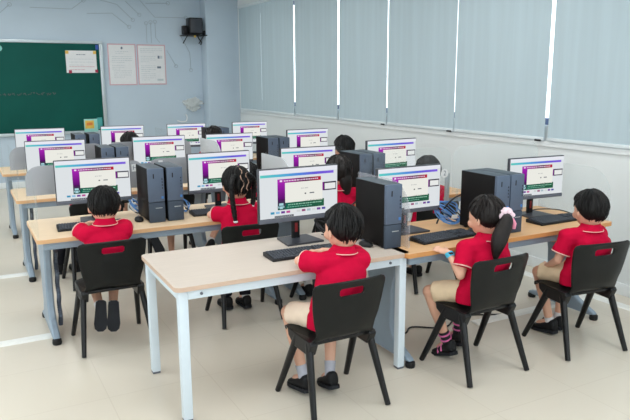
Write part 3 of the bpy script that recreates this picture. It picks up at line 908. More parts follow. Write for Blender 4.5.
# ------------------------------------------------------------------ keyboards and mice
def make_keyboard():
    r = empty('keyboard')
    W, D = 0.46, 0.155
    b = MB(); b.prism([(-D / 2, 0.0), (D / 2, 0.0), (D / 2, 0.026), (-D / 2, 0.013)], -W / 2, W / 2, 'x')
    o = b.build('keyboard_body', 'black', r)
    bv = o.modifiers.new('b', 'BEVEL'); bv.width = 0.004; bv.segments = 2
    k = MB()
    sl = math.atan2(0.013, D)
    def key(x, row, wk):
        y = -D / 2 + 0.016 + row * 0.0235
        z = 0.013 + (y + D / 2) * math.tan(sl) + 0.003
        k.box((x, y, z), (wk - 0.004, 0.0185, 0.007), 0.0015, (sl, 0, 0), 1)
    for row in range(6):
        x = -W / 2 + 0.012
        n = 15
        for i in range(n):
            if row == 0 and 4 <= i <= 8:
                if i == 6: key(x + 0.0095, 0, 0.019 * 5)
            else:
                key(x + 0.0095, row, 0.019)
            x += 0.019
        for i in range(3):
            if row not in (2,): key(0.090 + i * 0.019, row, 0.019)
        for i in range(4):
            if row < 5: key(0.155 + i * 0.019, row, 0.019)
    k.build('keys', 'key', r, smooth=30)
    return r
KB = [(1.735, 3.365, -2, 'black keyboard on the pale foreground table before the boy'),
      (2.720, 3.270, 3, 'black keyboard between the ponytailed girl\'s hand and the blue cables'),
      (3.780, 3.280, 0, 'black keyboard in front of the rightmost monitor'),
      (0.760, 4.780, -3, 'black keyboard under the left boy\'s arms'),
      (1.740, 4.800, -4, 'black keyboard left of the braided girl\'s elbow')]
kb0 = make_keyboard()
for k, (x, y, rz, lab) in enumerate(KB):
    o = kb0 if k == 0 else copy_tree(kb0)
    o.location = (x, y, DH); o.rotation_euler = (0, 0, R(rz))
    tag(o, lab, 'keyboard', 'black keyboards')

def make_mouse():
    r = empty('computer_mouse')
    b = MB(); b.ell((0, 0, 0.012), (0.033, 0.056, 0.024), nu=20, nv=12, fn=lambda d: 1.0)
    b.v = [(x, y, max(z, 0.0)) for x, y, z in b.v]
    b.build('mouse_shell', 'black', r)
    w_ = MB(); w_.tube([(-0.003, 0.028, 0.033), (0.003, 0.028, 0.033)], 0.008, 12).build('scroll_wheel', 'chin', r)
    return r
mo0 = make_mouse()
for k, (x, y, rz, lab) in enumerate([(2.165, 3.345, 10, 'black mouse by the foreground tower on the pale table'),
                                     (1.105, 4.800, -5, 'black mouse right of the left boy, before the slate towers'),
                                     (2.985, 3.270, 5, 'black mouse between the ponytailed girl\'s face and her keyboard')]):
    o = mo0 if k == 0 else copy_tree(mo0)
    o.location = (x, y, DH); o.rotation_euler = (0, 0, R(rz))
    tag(o, lab, 'mouse', 'black computer mice')

# ------------------------------------------------------------------ cables
def cable_bundle(x, y, n, rx, ry, rz_, seed, mats, label, white_tag=False):
    random.seed(seed)
    root = empty('cable_bundle', (x, y, DH))
    for k in range(n):
        pts = []
        a0 = random.uniform(0, 6.28); tilt = random.uniform(-1.0, 1.0)
        for t in range(9):
            a = a0 + t * 0.8
            pts.append((rx * math.cos(a) * random.uniform(0.6, 1), ry * math.sin(a) * random.uniform(0.5, 1), rz_ * (0.52 + 0.42 * math.sin(a * 0.9 + tilt)) + 0.004))
        MB().tube(spline(pts, 7), 0.0048, 7).build('cable', mats[k % len(mats)], root)
    if white_tag:
        MB().box((0.0, -ry - 0.008, rz_ * 0.45), (0.055, 0.004, 0.03), 0.001, (0.2, 0.1, 0.1)).build('paper_tag', 'label_white', root)
    tag(root, label, 'cable', 'cable bundles on the desks')
cable_bundle(2.99, 3.56, 9, 0.13, 0.07, 0.17, 2, ['blue_cable', 'blue_cable', 'blue_cable', 'black_cable'], 'tangle of blue network cables with a white tag beside the black tower', True)
cable_bundle(1.155, 5.08, 6, 0.055, 0.07, 0.12, 4, ['blue_cable', 'white_cable', 'blue_cable', 'black_cable'], 'tangle of blue and white cables behind the left boy, beside the slate towers')
cable_bundle(1.50, 4.98, 5, 0.055, 0.07, 0.10, 5, ['blue_cable', 'black_cable', 'white_cable'], 'small cable tangle between the slate towers and the braided girl\'s monitor')
cable_bundle(2.06, 3.69, 4, 0.07, 0.05, 0.13, 6, ['black_cable'], 'loop of black cables behind the stand of the foreground monitor')
for pts, r_, m_, lab in (
    ([(2.93, 3.60, DH + 0.01), (2.98, 3.60, DH + 0.10), (3.06, 3.585, DH + 0.18), (3.12, 3.545, DH + 0.22), (3.15, 3.515, DH + 0.24)], 0.006, 'black_cable', 'black cable rising from the blue tangle to the black tower'),
    ([(3.80, 3.60, DH + 0.006), (3.88, 3.55, DH + 0.03), (4.0, 3.45, DH + 0.03), (4.03, 3.30, DH + 0.008)], 0.004, 'black_cable', 'thin black cable curving over the desk right of the rightmost monitor'),
    ([(2.06, 3.66, DH + 0.13), (2.12, 3.62, DH + 0.16), (2.19, 3.6, DH + 0.20), (2.25, 3.59, DH + 0.24)], 0.005, 'black_cable', 'thin cable from the foreground monitor to its tower'),
    ([(2.45, 3.70, 0.006), (2.62, 3.55, 0.007), (2.75, 3.62, 0.007), (2.95, 3.5, 0.007), (3.2, 3.62, 0.007), (3.5, 3.5, 0.007)], 0.006, 'black_cable', 'loose cable lying on the floor under the right desk'),
):
    o = MB().tube(spline(pts, 8), r_, 8).build('cable', m_)
    tag(o, lab, 'cable')

# ------------------------------------------------------------------ chairs
def make_chair():
    r = empty('classroom_chair')
    prof = [(0.205, 0.400), (0.195, 0.420), (0.16, 0.432), (0.10, 0.434), (0.03, 0.430), (-0.04, 0.426), (-0.10, 0.426), (-0.140, 0.434),
            (-0.163, 0.455), (-0.176, 0.490), (-0.186, 0.54), (-0.196, 0.61), (-0.2065, 0.672), (-0.208, 0.679), (-0.211, 0.695), (-0.214, 0.711), (-0.2155, 0.718), (-0.219, 0.732), (-0.224, 0.748), (-0.230, 0.756)]
    wid = [0.185, 0.195, 0.200, 0.203, 0.204, 0.202, 0.196, 0.184, 0.176, 0.184, 0.198, 0.210, 0.216, 0.217, 0.218, 0.220, 0.220, 0.218, 0.208, 0.182]
    us = [-1, -0.93, -0.82, -0.7, -0.52, -0.335, -0.30, -0.18, 0, 0.18, 0.30, 0.335, 0.52, 0.7, 0.82, 0.93, 1]
    vs = []; fs = []
    for i, ((y, z), wd_) in enumerate(zip(prof, wid)):
        back = min(1, max(0, (i - 6) / 3))
        for u in us:
            e = max(0, abs(u) - 0.4) / 0.6
            e2 = e * e
            vs.append((u * wd_, y + back * (0.022 * e2 + 0.005 * u * u), z - (1 - back) * 0.022 * e2 - 0.006 * (1 - back) * (1 - u * u)))
    nu = len(us)
    for i in range(len(prof) - 1):
        for j in range(nu - 1):
            inner = 5 <= j <= 10
            if (13 <= i <= 14 and inner) or (i in (12, 15) and 6 <= j <= 9):
                continue
            a = i * nu + j
            fs.append((a, a + 1, a + nu + 1, a + nu))
    s = MB().add(vs, fs).build('shell', 'chair', r, smooth=50)
    so = s.modifiers.new('s', 'SOLIDIFY'); so.thickness = 0.013; so.offset = 0.0
    bv = s.modifiers.new('b', 'BEVEL'); bv.width = 0.003; bv.segments = 2; bv.limit_method = 'ANGLE'
    for sx in (-1, 1):
        g = MB()
        g.prism([(0.14, 0.418), (-0.125, 0.418), (-0.14, 0.40), (-0.11, 0.335), (0.06, 0.335), (0.13, 0.375)], sx * 0.160, sx * 0.207, 'x')
        go = g.build('side_bracket', 'chair_leg', r)
        b2 = go.modifiers.new('b', 'BEVEL'); b2.width = 0.006; b2.segments = 2; b2.limit_method = 'ANGLE'
        for sy in (-1, 1):
            top = (sx * 0.188, sy * 0.065 - 0.02, 0.40)
            foot = (sx * 0.232, sy * 0.225, 0.0)
            l = MB()
            t = V(top); f = V(foot)
            d = (f - t)
            pts = [t, t + d * 0.25, t + d * 0.5, t + d * 0.75, f + V((0, 0, 0.003))]
            l.tube(pts, [0.026, 0.0245, 0.0225, 0.0205, 0.019], 14, flat=0.8, upv=(0, 1, 0))
            l.v = [(a, b, max(c, 0.0)) for a, b, c in l.v]
            l.build('leg', 'chair_leg', r)
    MB().box((0, 0.03, 0.402), (0.34, 0.03, 0.02), 0.004).build('cross_bar', 'chair_leg', r)
    MB().box((0, -0.10, 0.400), (0.34, 0.03, 0.02), 0.004).build('cross_bar', 'chair_leg', r)
    return r
CH = [(1.712, 2.985, 0, 'black plastic chair under the boy at the foreground table'),
      (0.800, 4.460, 0, 'black plastic chair under the boy at the left edge of the class'),
      (2.708, 2.924, 1, 'black plastic chair under the ponytailed girl'),
      (3.540, 2.860, -9, 'black plastic chair under the rightmost boy'),
      (1.790, 4.470, -3, 'black plastic chair under the girl with two braids, legs seen below the pale table'),
      (2.520, 4.440, 0, 'black chair behind the foreground monitor, under the child hidden by it'),
      (3.470, 4.440, 0, 'black chair hidden behind the ponytailed girl\'s monitor'),
      (0.950, 5.950, 4, 'dark chair behind the left boy\'s monitor, only its legs visible below his desk'),
      (1.620, 5.930, 0, 'dark chair behind the slate towers of the left desk'),
      (2.460, 5.900, 0, 'dark chair behind the braided girl\'s monitor'),
      (3.430, 5.850, 0, 'dark chair of the short haired child behind the middle towers'),
      (1.740, 7.650, 0, 'dark chair in the farthest row below the pair of notices'),
      (2.760, 7.700, 0, 'dark chair in the farthest row below the plastic bag')]
ch0 = make_chair()
for k, (x, y, rz, lab) in enumerate(CH):
    o = ch0 if k == 0 else copy_tree(ch0)
    o.location = (x, y, 0); o.rotation_euler = (0, 0, R(rz))
    tag(o, lab, 'chair', 'black plastic classroom chairs')

# ------------------------------------------------------------------ children
def add_hand(b, wrist, d, n, side):
    """palm, four curled fingers and a thumb. d: finger direction, n: back-of-hand normal, side: +1 right hand, -1 left hand"""
    d = V(d).normalized(); n = V(n); n = (n - d * n.dot(d)).normalized()
    th = n.cross(d) * (side)                      # towards the thumb
    w0 = V(wrist)
    pc_ = w0 + d * 0.040
    rot = Matrix((th, d, n)).transposed()
    b.ell(pc_, (0.027, 0.040, 0.0125), rot, 14, 8)
    b.caps(w0 - d * 0.01, w0 + d * 0.02, 0.019, 0.02)
    for k, (off, L, sp) in enumerate(((0.0215, 0.044, 0.16), (0.0072, 0.050, 0.05), (-0.0075, 0.046, -0.06), (-0.0215, 0.036, -0.20))):
        r0 = 0.0068 if k < 3 else 0.0060
        dd = (d + th * sp).normalized()
        a = pc_ + th * off + d * 0.028
        m1 = a + dd * (L * 0.45) + n * 0.004
        m2 = m1 + (dd * 0.85 - n * 0.5).normalized() * (L * 0.32)
        m3 = m2 + (dd * 0.6 - n * 0.8).normalized() * (L * 0.26)
        b.caps(a, m1, r0, r0, 8, 3); b.caps(m1, m2, r0, r0 * 0.93, 8, 3); b.caps(m2, m3, r0 * 0.93, r0 * 0.85, 8, 3)
    a = w0 + d * 0.018 + th * 0.018
    m1 = a + (d * 0.6 + th * 0.75 - n * 0.1).normalized() * 0.028
    m2 = m1 + (d * 0.9 + th * 0.25 - n * 0.25).normalized() * 0.024
    b.caps(a, m1, 0.0095, 0.0078, 8, 3); b.caps(m1, m2, 0.0078, 0.0064, 8, 3)

def add_shoe(parent, ankle, toe_dir, up_dir, upper='shoe', strap=None):
    """shoe in a foot frame: heel below the ankle, toe along toe_dir"""
    f = V(toe_dir).normalized(); u = V(up_dir); u = (u - f * u.dot(f)).normalized(); s = f.cross(u)
    A = V(ankle)
    def P(x, y, z): return A + s * x + f * y + u * z
    secs = [(-0.052, 0.020, -0.060, 0.012), (-0.046, 0.030, -0.062, 0.022), (-0.02, 0.034, -0.062, 0.022), (0.02, 0.035, -0.062, 0.000), (0.06, 0.038, -0.062, -0.018), (0.10, 0.040, -0.062, -0.028), (0.130, 0.034, -0.062, -0.036), (0.148, 0.018, -0.060, -0.046)]
    rings = []
    for y, hw, z0, z1 in secs:
        ring = []
        for k in range(14):
            a = 2 * PI * k / 14
            cx = math.copysign(abs(math.cos(a)) ** 0.75, math.cos(a)); sz = math.copysign(abs(math.sin(a)) ** 0.75, math.sin(a))
            ring.append(P(hw * cx, y, (z0 + z1) / 2 + (z1 - z0) / 2 * sz))
        rings.append(ring)
    so = MB().loft(rings).build('shoe', upper, parent, smooth=60)
    pts = []
    for y, hw in ((-0.056, 0.018), (-0.045, 0.033), (0.0, 0.036), (0.05, 0.039), (0.10, 0.043), (0.135, 0.036), (0.153, 0.016)): pts.append((hw, y))
    outline = pts + [(-a, b) for a, b in reversed(pts)]
    n = len(outline)
    vs = [P(a, b, -0.078) for a, b in outline] + [P(a, b, -0.056) for a, b in outline]
    fs = [tuple(range(n)), tuple(range(2 * n - 1, n - 1, -1))] + [((i + 1) % n, i, i + n, (i + 1) % n + n) for i in range(n)]
    MB().add(vs, fs).build('sole', 'sole', so, smooth=30)
    if strap:
        for y, z in strap:
            hw = 0.036
            MB().tube([P(hw * math.cos(R(180 - 18 * k)) * 1.05, y, z - 0.052 + 0.052 * math.sin(R(18 * k))) for k in range(11)], 0.006, 6).build('strap', strap_mat[0], so)
strap_mat = ['pink_strap']

def hair_cap(hc, rot, name_mat, parent, r=(0.108, 0.120, 0.128), nape=122, brow=52, side=92, seed=0, lump=0.03, strands=0):
    na, nr = 56, 18
    rings = []
    off = rot @ V((0, -0.008, 0.010))
    for i in range(nr + 3):
        ring = []
        for j in range(na):
            a = 2 * PI * j / na                      # 0 front, pi back
            ca = math.cos(a)
            if ca > 0: pm = side + (brow - side) * ca ** 0.7
            else: pm = side + (nape - side) * (-ca) ** 0.8
            pm += 3.0 * noise.noise(V((math.cos(a) * 3, math.sin(a) * 3, seed)))
            if i <= nr:
                ph = R(pm) * i / nr
                k = 1.0
            else:
                ph = R(pm) * (1 + 0.0 * i); k = 0.93 if i == nr + 1 else 0.75
            d = V((math.sin(ph) * math.sin(a), math.sin(ph) * math.cos(a), math.cos(ph)))
            if i == 0: d = V((0.002 * math.sin(a), 0.002 * math.cos(a), 1))
            kk = 1 + lump * noise.noise(d * 2.3 + V((seed, 0, 0))) + 0.012 * noise.noise(V((a * 9, ph * 2, seed)))
            if ph > R(80) and ca < 0.2: kk -= 0.12 * (math.degrees(ph) - 80) / 65     # closely cut towards the nape
            ring.append(V(hc) + off + rot @ V((d.x * r[0] * kk * k, d.y * r[1] * kk * k, d.z * r[2] * kk * k)))
        rings.append(ring)
    hm = MB().loft(rings)
    rnd = random.Random(int(seed * 100) + 3)
    for q in range(strands):
        a = rnd.uniform(0, 2 * PI); ca = math.cos(a)
        pm = side + (brow - side) * ca ** 0.7 if ca > 0 else side + (nape - side) * (-ca) ** 0.8
        p0 = rnd.uniform(0.02, 0.72); p1 = min(p0 + rnd.uniform(0.25, 0.4), 1.02)
        sw = rnd.uniform(-0.12, 0.30); lift = rnd.uniform(0.002, 0.007)
        path = []
        for t in range(6):
            ph = R(pm) * (p0 + (p1 - p0) * t / 5); aa = a + sw * t / 5
            d = V((math.sin(ph) * math.sin(aa), math.sin(ph) * math.cos(aa), math.cos(ph)))
            kk = 1 + lump * noise.noise(d * 2.3 + V((seed, 0, 0)))
            if ph > R(80) and ca < 0.2: kk -= 0.12 * (math.degrees(ph) - 80) / 65
            g = lift * math.sin(PI * (0.15 + 0.75 * t / 5))
            path.append(V(hc) + off + rot @ V((d.x * (r[0] * kk + g), d.y * (r[1] * kk + g), d.z * (r[2] * kk + g))))
        w_ = rnd.uniform(0.003, 0.0055)
        hm.tube(path, [w_ * 0.6, w_, w_, w_ * 0.9, w_ * 0.6, w_ * 0.15], 4)
    return hm.build('hair', name_mat, parent, smooth=60)

def child(label, loc, pelvis, chest, neck, head, head_yaw, arms, legs, hair='short', bottoms='khaki', voxel=0.006, hair_m='hair',
          head_pitch=-8, head_roll=0, socks=('sock_white', 0.05), feet=None, strap=None, face=True, rz=0, S=1.0, skin='skin', long_trousers=False, watch=None, hr=None):
    """arms: {+1/-1: (shoulder, elbow, wrist, hand_dir, hand_normal)}; legs: {+1/-1: (hip, knee, ankle, toe_dir, up_dir)}"""
    root = empty('person', loc, R(rz))
    root.scale = (S, S, S)
    pelvis, chest, neck, head = V(pelvis), V(chest), V(neck), V(head)
    rot = Euler((R(head_pitch), R(head_roll), R(head_yaw)), 'XYZ').to_matrix()
    hd = lambda x, y, z: head + rot @ V((x, y, z))
    b = MB()
    # torso inside the shirt
    ax = (arms[1][0] - V(arms[-1][0])) if False else (V(arms[1][0]) - V(arms[-1][0]))
    ax.normalize()
    def ring(c, rx, ry, n=18):
        c = V(c); f = V((0, 0, 1)).cross(ax).normalized()
        return [c + ax * (rx * math.cos(2 * PI * k / n)) + f * (ry * math.sin(2 * PI * k / n)) for k in range(n)]
    mid = pelvis.lerp(chest, 0.5)
    b.loft([ring(pelvis + V((0, 0, -0.05)), 0.08, 0.07), ring(pelvis, 0.112, 0.088), ring(mid, 0.105, 0.080), ring(chest, 0.112, 0.082), ring(chest.lerp(neck, 0.5), 0.10, 0.07), ring(neck + V((0, 0, -0.02)), 0.05, 0.05)])
    b.caps(neck + V((0, 0, -0.03)), hd(0, -0.012, -0.07), 0.045, 0.044)
    # head
    def skull(d):
        k = 1.0
        if d.z < -0.2 and d.y > 0: k += 0.02
        return k
    b.ell(head, (0.090, 0.107, 0.118), rot, 24, 16, skull)
    b.ell(hd(0, 0.035, -0.060), (0.060, 0.062, 0.055), rot, 16, 10)       # jaw
    b.caps(hd(0, 0.104, -0.012), hd(0, 0.116, -0.030), 0.009, 0.013, 8, 3)  # nose
    for sx in (-1, 1):
        b.ell(hd(sx * 0.045, 0.075, -0.035), (0.030, 0.026, 0.028), rot, 10, 8)   # cheek
        er = rot @ Euler((0, 0, sx * 0.5)).to_matrix()
        b.ell(hd(sx * 0.097, -0.004, -0.018), (0.011, 0.019, 0.029), er, 10, 8)   # ear
    for sx, (sh, el, wr_, hdir, hn) in arms.items():
        sh, el, wr_ = V(sh), V(el), V(wr_)
        b.caps(chest.lerp(neck, 0.5), sh, 0.06, 0.040)
        b.caps(sh, el, 0.036, 0.028); b.caps(el, wr_, 0.028, 0.019)
        add_hand(b, wr_, hdir, hn, sx)
    for sx, (hip, kn, an, tdir, udir) in legs.items():
        b.caps(pelvis, hip, 0.07, 0.06)
        b.caps(hip, kn, 0.060, 0.044); b.caps(kn, V(kn).lerp(V(an), 0.4), 0.042, 0.040); b.caps(V(kn).lerp(V(an), 0.35), an, 0.040, 0.026)
        b.caps(an, V(an) + V(tdir).normalized() * 0.09 - V(udir).normalized() * 0.03, 0.026, 0.022)
    me = fuse(b, voxel, 3, 'body')
    link('body', me, skin, root, 80)
    # face
    if face:
        for sx in (-1, 1):
            MB().ell(hd(sx * 0.034, 0.0975, 0.0), (0.013, 0.006, 0.009), rot, 12, 8).build('eye', 'eye', root)
            MB().tube([hd(sx * (0.020 + 0.007 * k), 0.1045 - 0.002 * k, 0.021 + 0.003 * math.sin(k)) for k in range(5)], 0.0028, 6).build('eyebrow', hair_m, root)
        MB().ell(hd(0, 0.098, -0.063), (0.020, 0.007, 0.0065), rot, 12, 8).build('mouth', 'lip', root)
    # shirt
    s = MB()
    hem = pelvis + V((0, 0.0, -0.075))
    s.loft([ring(hem, 0.164, 0.106), ring(pelvis, 0.158, 0.108), ring(mid, 0.146, 0.110), ring(chest, 0.146, 0.108), ring(chest.lerp(neck, 0.45), 0.142, 0.096), ring(chest.lerp(neck, 0.8), 0.10, 0.074), ring(neck + V((0, 0, 0.006)), 0.055, 0.055)])
    cuffs = []
    for sx, (sh, el, wr_, hdir, hn) in arms.items():
        sh, el = V(sh), V(el)
        base = chest.lerp(neck, 0.55)
        s.caps(base.lerp(sh, 0.3), sh, 0.076, 0.060)
        t = (el - sh).normalized()
        end = sh.lerp(el, 0.72)
        s.tube([sh - t * 0.01, sh.lerp(el, 0.4), end], [0.058, 0.059, 0.061], 16)
        cuffs.append((end, t))
    shm = fuse(s, max(voxel, 0.0065), 5, 'shirt')
    for v in shm.vertices:
        n_ = noise.noise(v.co * 16) * 0.006 + noise.noise(v.co * 34) * 0.0025
        v.co += v.normal * n_
    so = link('shirt', shm, 'shirt', root, 80)
    for end, t in cuffs:
        a = V((0, 0, 1)) if abs(t.z) < 0.9 else V((0, 1, 0))
        a = (a - t * a.dot(t)).normalized(); c = t.cross(a)
        MB().tube([end - t * 0.005 + (a * math.cos(2 * PI * k / 20) + c * math.sin(2 * PI * k / 20)) * 0.0600 for k in range(21)], 0.0042, 6, cap=False).build('cuff_trim', 'trim_white', so)
    # collar with its stripe
    f_ = V((0, 0, 1)).cross(ax).normalized()
    nd = (hd(0, -0.012, -0.07) - neck).normalized()
    def cring(h, rr):
        return [neck + nd * h + ax * (rr * math.cos(2 * PI * k / 24)) + f_ * (rr * 1.02 * math.sin(2 * PI * k / 24)) for k in range(24)]
    MB().loft([cring(-0.014, 0.084), cring(0.010, 0.068), cring(0.036, 0.058), cring(0.034, 0.052), cring(0.0, 0.050)], cap=False).build('collar', 'shirt', so, smooth=60)
    st = cring(-0.010, 0.0825); MB().tube(st + [st[0]], 0.0028, 6, cap=False).build('collar_stripe', 'trim_white', so)
    # shorts or trousers
    p = MB()
    p.ell(pelvis + V((0, 0, -0.035)), (0.125, 0.105, 0.075), None, 18, 10)
    for sx, (hip, kn, an, tdir, udir) in legs.items():
        hip, kn, an = V(hip), V(kn), V(an)
        p.caps(pelvis + V((0, 0, -0.02)), hip, 0.085, 0.072)
        if long_trousers:
            p.caps(hip, kn, 0.072, 0.060); p.tube([kn, kn.lerp(an, 0.5), kn.lerp(an, 0.95)], [0.058, 0.052, 0.046], 16)
        else:
            t = (kn - hip).normalized()
            p.tube([hip, hip.lerp(kn, 0.5), hip.lerp(kn, 0.88)], [0.072, 0.068, 0.066], 18)
    pm = fuse(p, max(voxel, 0.0065), 4, 'shorts')
    for v in pm.vertices:
        v.co += v.normal * (noise.noise(v.co * 18 + V((5, 0, 0))) * 0.006)
    link('trousers' if long_trousers else 'shorts', pm, bottoms, root, 80)
    # socks and shoes
    for sx, (hip, kn, an, tdir, udir) in legs.items():
        kn, an = V(kn), V(an)
        t = (kn - an).normalized()
        sk = MB().tube([an - t * 0.01, an + t * socks[1] * 0.5, an + t * socks[1]], [0.031, 0.031, 0.034], 14).build('sock', socks[0], root)
        if strap:
            for h in (0.35, 0.75):
                c0 = an + t * socks[1] * h
                a = V((1, 0, 0)); a = (a - t * a.dot(t)).normalized(); c = t.cross(a)
                MB().tube([c0 + (a * math.cos(2 * PI * k / 16) + c * math.sin(2 * PI * k / 16)) * 0.0335 for k in range(17)], 0.006, 6, cap=False).build('sock_stripe', 'pink_strap', sk)
        add_shoe(root, an, tdir, udir, strap=strap)
    # hair
    h = hair_cap(head, rot, hair_m, root, seed=sum(map(ord, label)) % 97 * 0.37, nape=158 if hair == 'short' else 152, side=92 if hair == 'short' else 104, brow=52 if hair == 'short' else 60, strands=260 if voxel < 0.007 else 90, **({'r': hr} if hr else {}))
    if hair == 'braids':
        for sx, pts in ((-1, [(-0.055, -0.095, 0.085), (-0.085, -0.125, 0.03), (-0.085, -0.125, -0.06), (-0.075, -0.125, -0.16), (-0.065, -0.135, -0.26)]),
                        (1, [(0.055, -0.080, 0.085), (0.112, -0.06, 0.04), (0.128, -0.03, -0.04), (0.120, -0.03, -0.12), (0.10, -0.05, -0.17)])):
            path = spline([head + rot @ V((0, 0, 0)) + V(q) for q in pts], 14)
            m = len(path)
            rs = [(0.017 + 0.004 * abs(math.sin(k * 0.75))) * (1.0 if k < m * 0.8 else 1 - 0.5 * (k - m * 0.8) / (m * 0.2)) for k in range(m)]
            br = MB().tube(path, rs, 10).build('braid', hair_m, h)
            for fr_ in (0.08, 0.97):
                MB().ell(path[int((m - 1) * fr_)], (0.017, 0.017, 0.012)).build('hair_bead', 'label_white', br)
        for x0, ph in ((0.012, 0.0), (0.055, 1.0)):
            pts = []
            for k in range(13):
                th = R(-10 + k * 11)
                x = x0 + 0.012 * math.sin(k * 1.5 + ph)
                q = V((x, -math.sin(th) * 0.121 * math.sqrt(max(0.1, 1 - (x / 0.11) ** 2)) - 0.008, math.cos(th) * 0.127 * math.sqrt(max(0.1, 1 - (x / 0.11) ** 2)) + 0.012))
                pts.append(head + rot @ q)
            MB().tube(pts, 0.0035, 6).build('parting', 'parting', h)
    if hair == 'long':
        pts = [V((0.0, -0.055, -0.02)), V((0.0, -0.072, -0.07)), V((0.0, -0.068, -0.13)), V((0.0, -0.062, -0.18))]
        path = spline([head + rot @ q for q in pts], 8)
        m = len(path)
        MB().tube(path, [0.055 * (1 - 0.55 * (k / m) ** 2.5) for k in range(m)], 14).build('ponytail', hair_m, h)
    if hair == 'ponytail':
        base = V((0.008, -0.118, 0.000))
        pts = [base, base + V((-0.020, -0.030, -0.012)), base + V((-0.060, -0.042, -0.04)), base + V((-0.110, -0.036, -0.10)), base + V((-0.140, -0.025, -0.17)), base + V((-0.150, -0.012, -0.24))]
        path = spline([head + rot @ q for q in pts], 8)
        m = len(path)
        MB().tube(path, [0.022 + 0.028 * math.sin(PI * min(1, (k + 2) / (m * 0.75)) * 0.5) if k < m * 0.6 else 0.050 * max(0.12, 1 - ((k - m * 0.6) / (m * 0.4)) ** 1.6) for k in range(m)], 14).build('ponytail', hair_m, h)
        c0 = head + rot @ (base + V((0.004, -0.012, 0.006)))
        d = (path[4] - path[0]).normalized(); a = V((1, 0, 0)); a = (a - d * a.dot(d)).normalized(); c = d.cross(a)
        pts = [c0 + d * 0.012 * math.sin(k * 1.3) + (a * math.cos(2 * PI * k / 32) + c * math.sin(2 * PI * k / 32)) * (0.033 + 0.004 * math.sin(k * 2.1)) for k in range(33)]
        sc = MB().tube(pts, 0.019, 10, cap=False).build('scrunchie', 'scrunch', h)
        e0 = c0 + V((0.03, -0.02, -0.02))
        MB().tube([e0, e0 + V((0.015, -0.01, -0.03)), e0 + V((0.015, -0.008, -0.062))], [0.014, 0.013, 0.009], 8, flat=0.4).build('ribbon', 'scrunch_pink', h)
    if watch:
        sx = watch
        sh, el, wr_, hdir, hn = arms[sx]
        t = (V(wr_) - V(el)).normalized(); c0 = V(wr_) - t * 0.012
        wt = MB().tube([c0 - t * 0.014, c0 + t * 0.014], [0.0265, 0.0255], 18).build('watch', 'watch', root)
        n_ = V(hn); n_ = (n_ - t * n_.dot(t)).normalized()
        MB().box(c0 + n_ * 0.026, (0.022, 0.022, 0.010), 0.003).build('watch_face', 'black', wt)
    tag(root, label, 'person', 'schoolchildren in red polo shirts')
    return root

def std_legs(spread=0.10, knee_y=0.25, ank=None, hip_z=0.505, kz=0.455):
    out = {}
    for sx in (-1, 1):
        a = ank[sx] if ank else (sx * 0.09, 0.20, 0.085)
        out[sx] = ((sx * 0.075, 0.00, hip_z), (sx * spread, knee_y, kz), a, (0, 1, 0), (0, 0, 1))
    return out

# boy at the foreground table, forearms resting on the table
lg = {-1: ((-0.085, 0.0, 0.505), (-0.155, 0.235, 0.465), (-0.115, 0.125, 0.10), (-0.1, 1, -0.12), (0, 0.12, 1)),
      1: ((0.075, 0.0, 0.505), (0.13, 0.24, 0.46), (0.035, 0.085, 0.10), (0.1, 1, -0.25), (0, 0.25, 1))}
ar = {-1: ((-0.070, 0.02, 0.800), (-0.125, 0.150, 0.787), (0.035, 0.265, 0.784), (0.9, 0.45, -0.05), (-0.1, 0.1, 1)),
      1: ((0.185, 0.00, 0.785), (0.220, 0.15, 0.786), (0.115, 0.275, 0.784), (-0.75, 0.6, -0.05), (0.1, 0.1, 1))}
child('boy in a red shirt at the foreground table, seen from behind with arms folded', (1.714, 2.984, 0), (-0.005, -0.04, 0.515), (0.045, -0.02, 0.70), (0.085, 0.025, 0.852), (0.112, 0.075, 0.962), 10,
      ar, lg, 'short', 'cream', 0.0055, socks=('sock_grey', 0.075), hr=(0.107, 0.117, 0.124))
# boy at the left desk, feet tucked back under the chair
lg = {-1: ((-0.075, 0.0, 0.505), (-0.085, 0.24, 0.455), (-0.075, -0.02, 0.245), (-0.15, -0.35, -1), (0.1, 1, -0.4)),
      1: ((0.075, 0.0, 0.505), (0.085, 0.24, 0.455), (0.005, -0.035, 0.235), (-0.14, -0.35, -1), (0.1, 1, -0.4))}
ar = {-1: ((-0.122, 0.015, 0.762), (-0.160, 0.135, 0.780), (-0.06, 0.275, 0.784), (0.6, 0.75, -0.05), (-0.1, 0.1, 1)),
      1: ((0.122, 0.015, 0.760), (0.156, 0.135, 0.780), (0.06, 0.275, 0.784), (-0.6, 0.75, -0.05), (0.1, 0.1, 1))}
child('boy in a red shirt at the left desk with shoe soles turned up behind him', (0.80, 4.46, 0), (0, -0.035, 0.515), (0.0, -0.02, 0.68), (0.005, 0.03, 0.835), (0.012, 0.065, 0.942), 0,
      ar, lg, 'short', 'khaki', 0.0055, hr=(0.105, 0.115, 0.122))
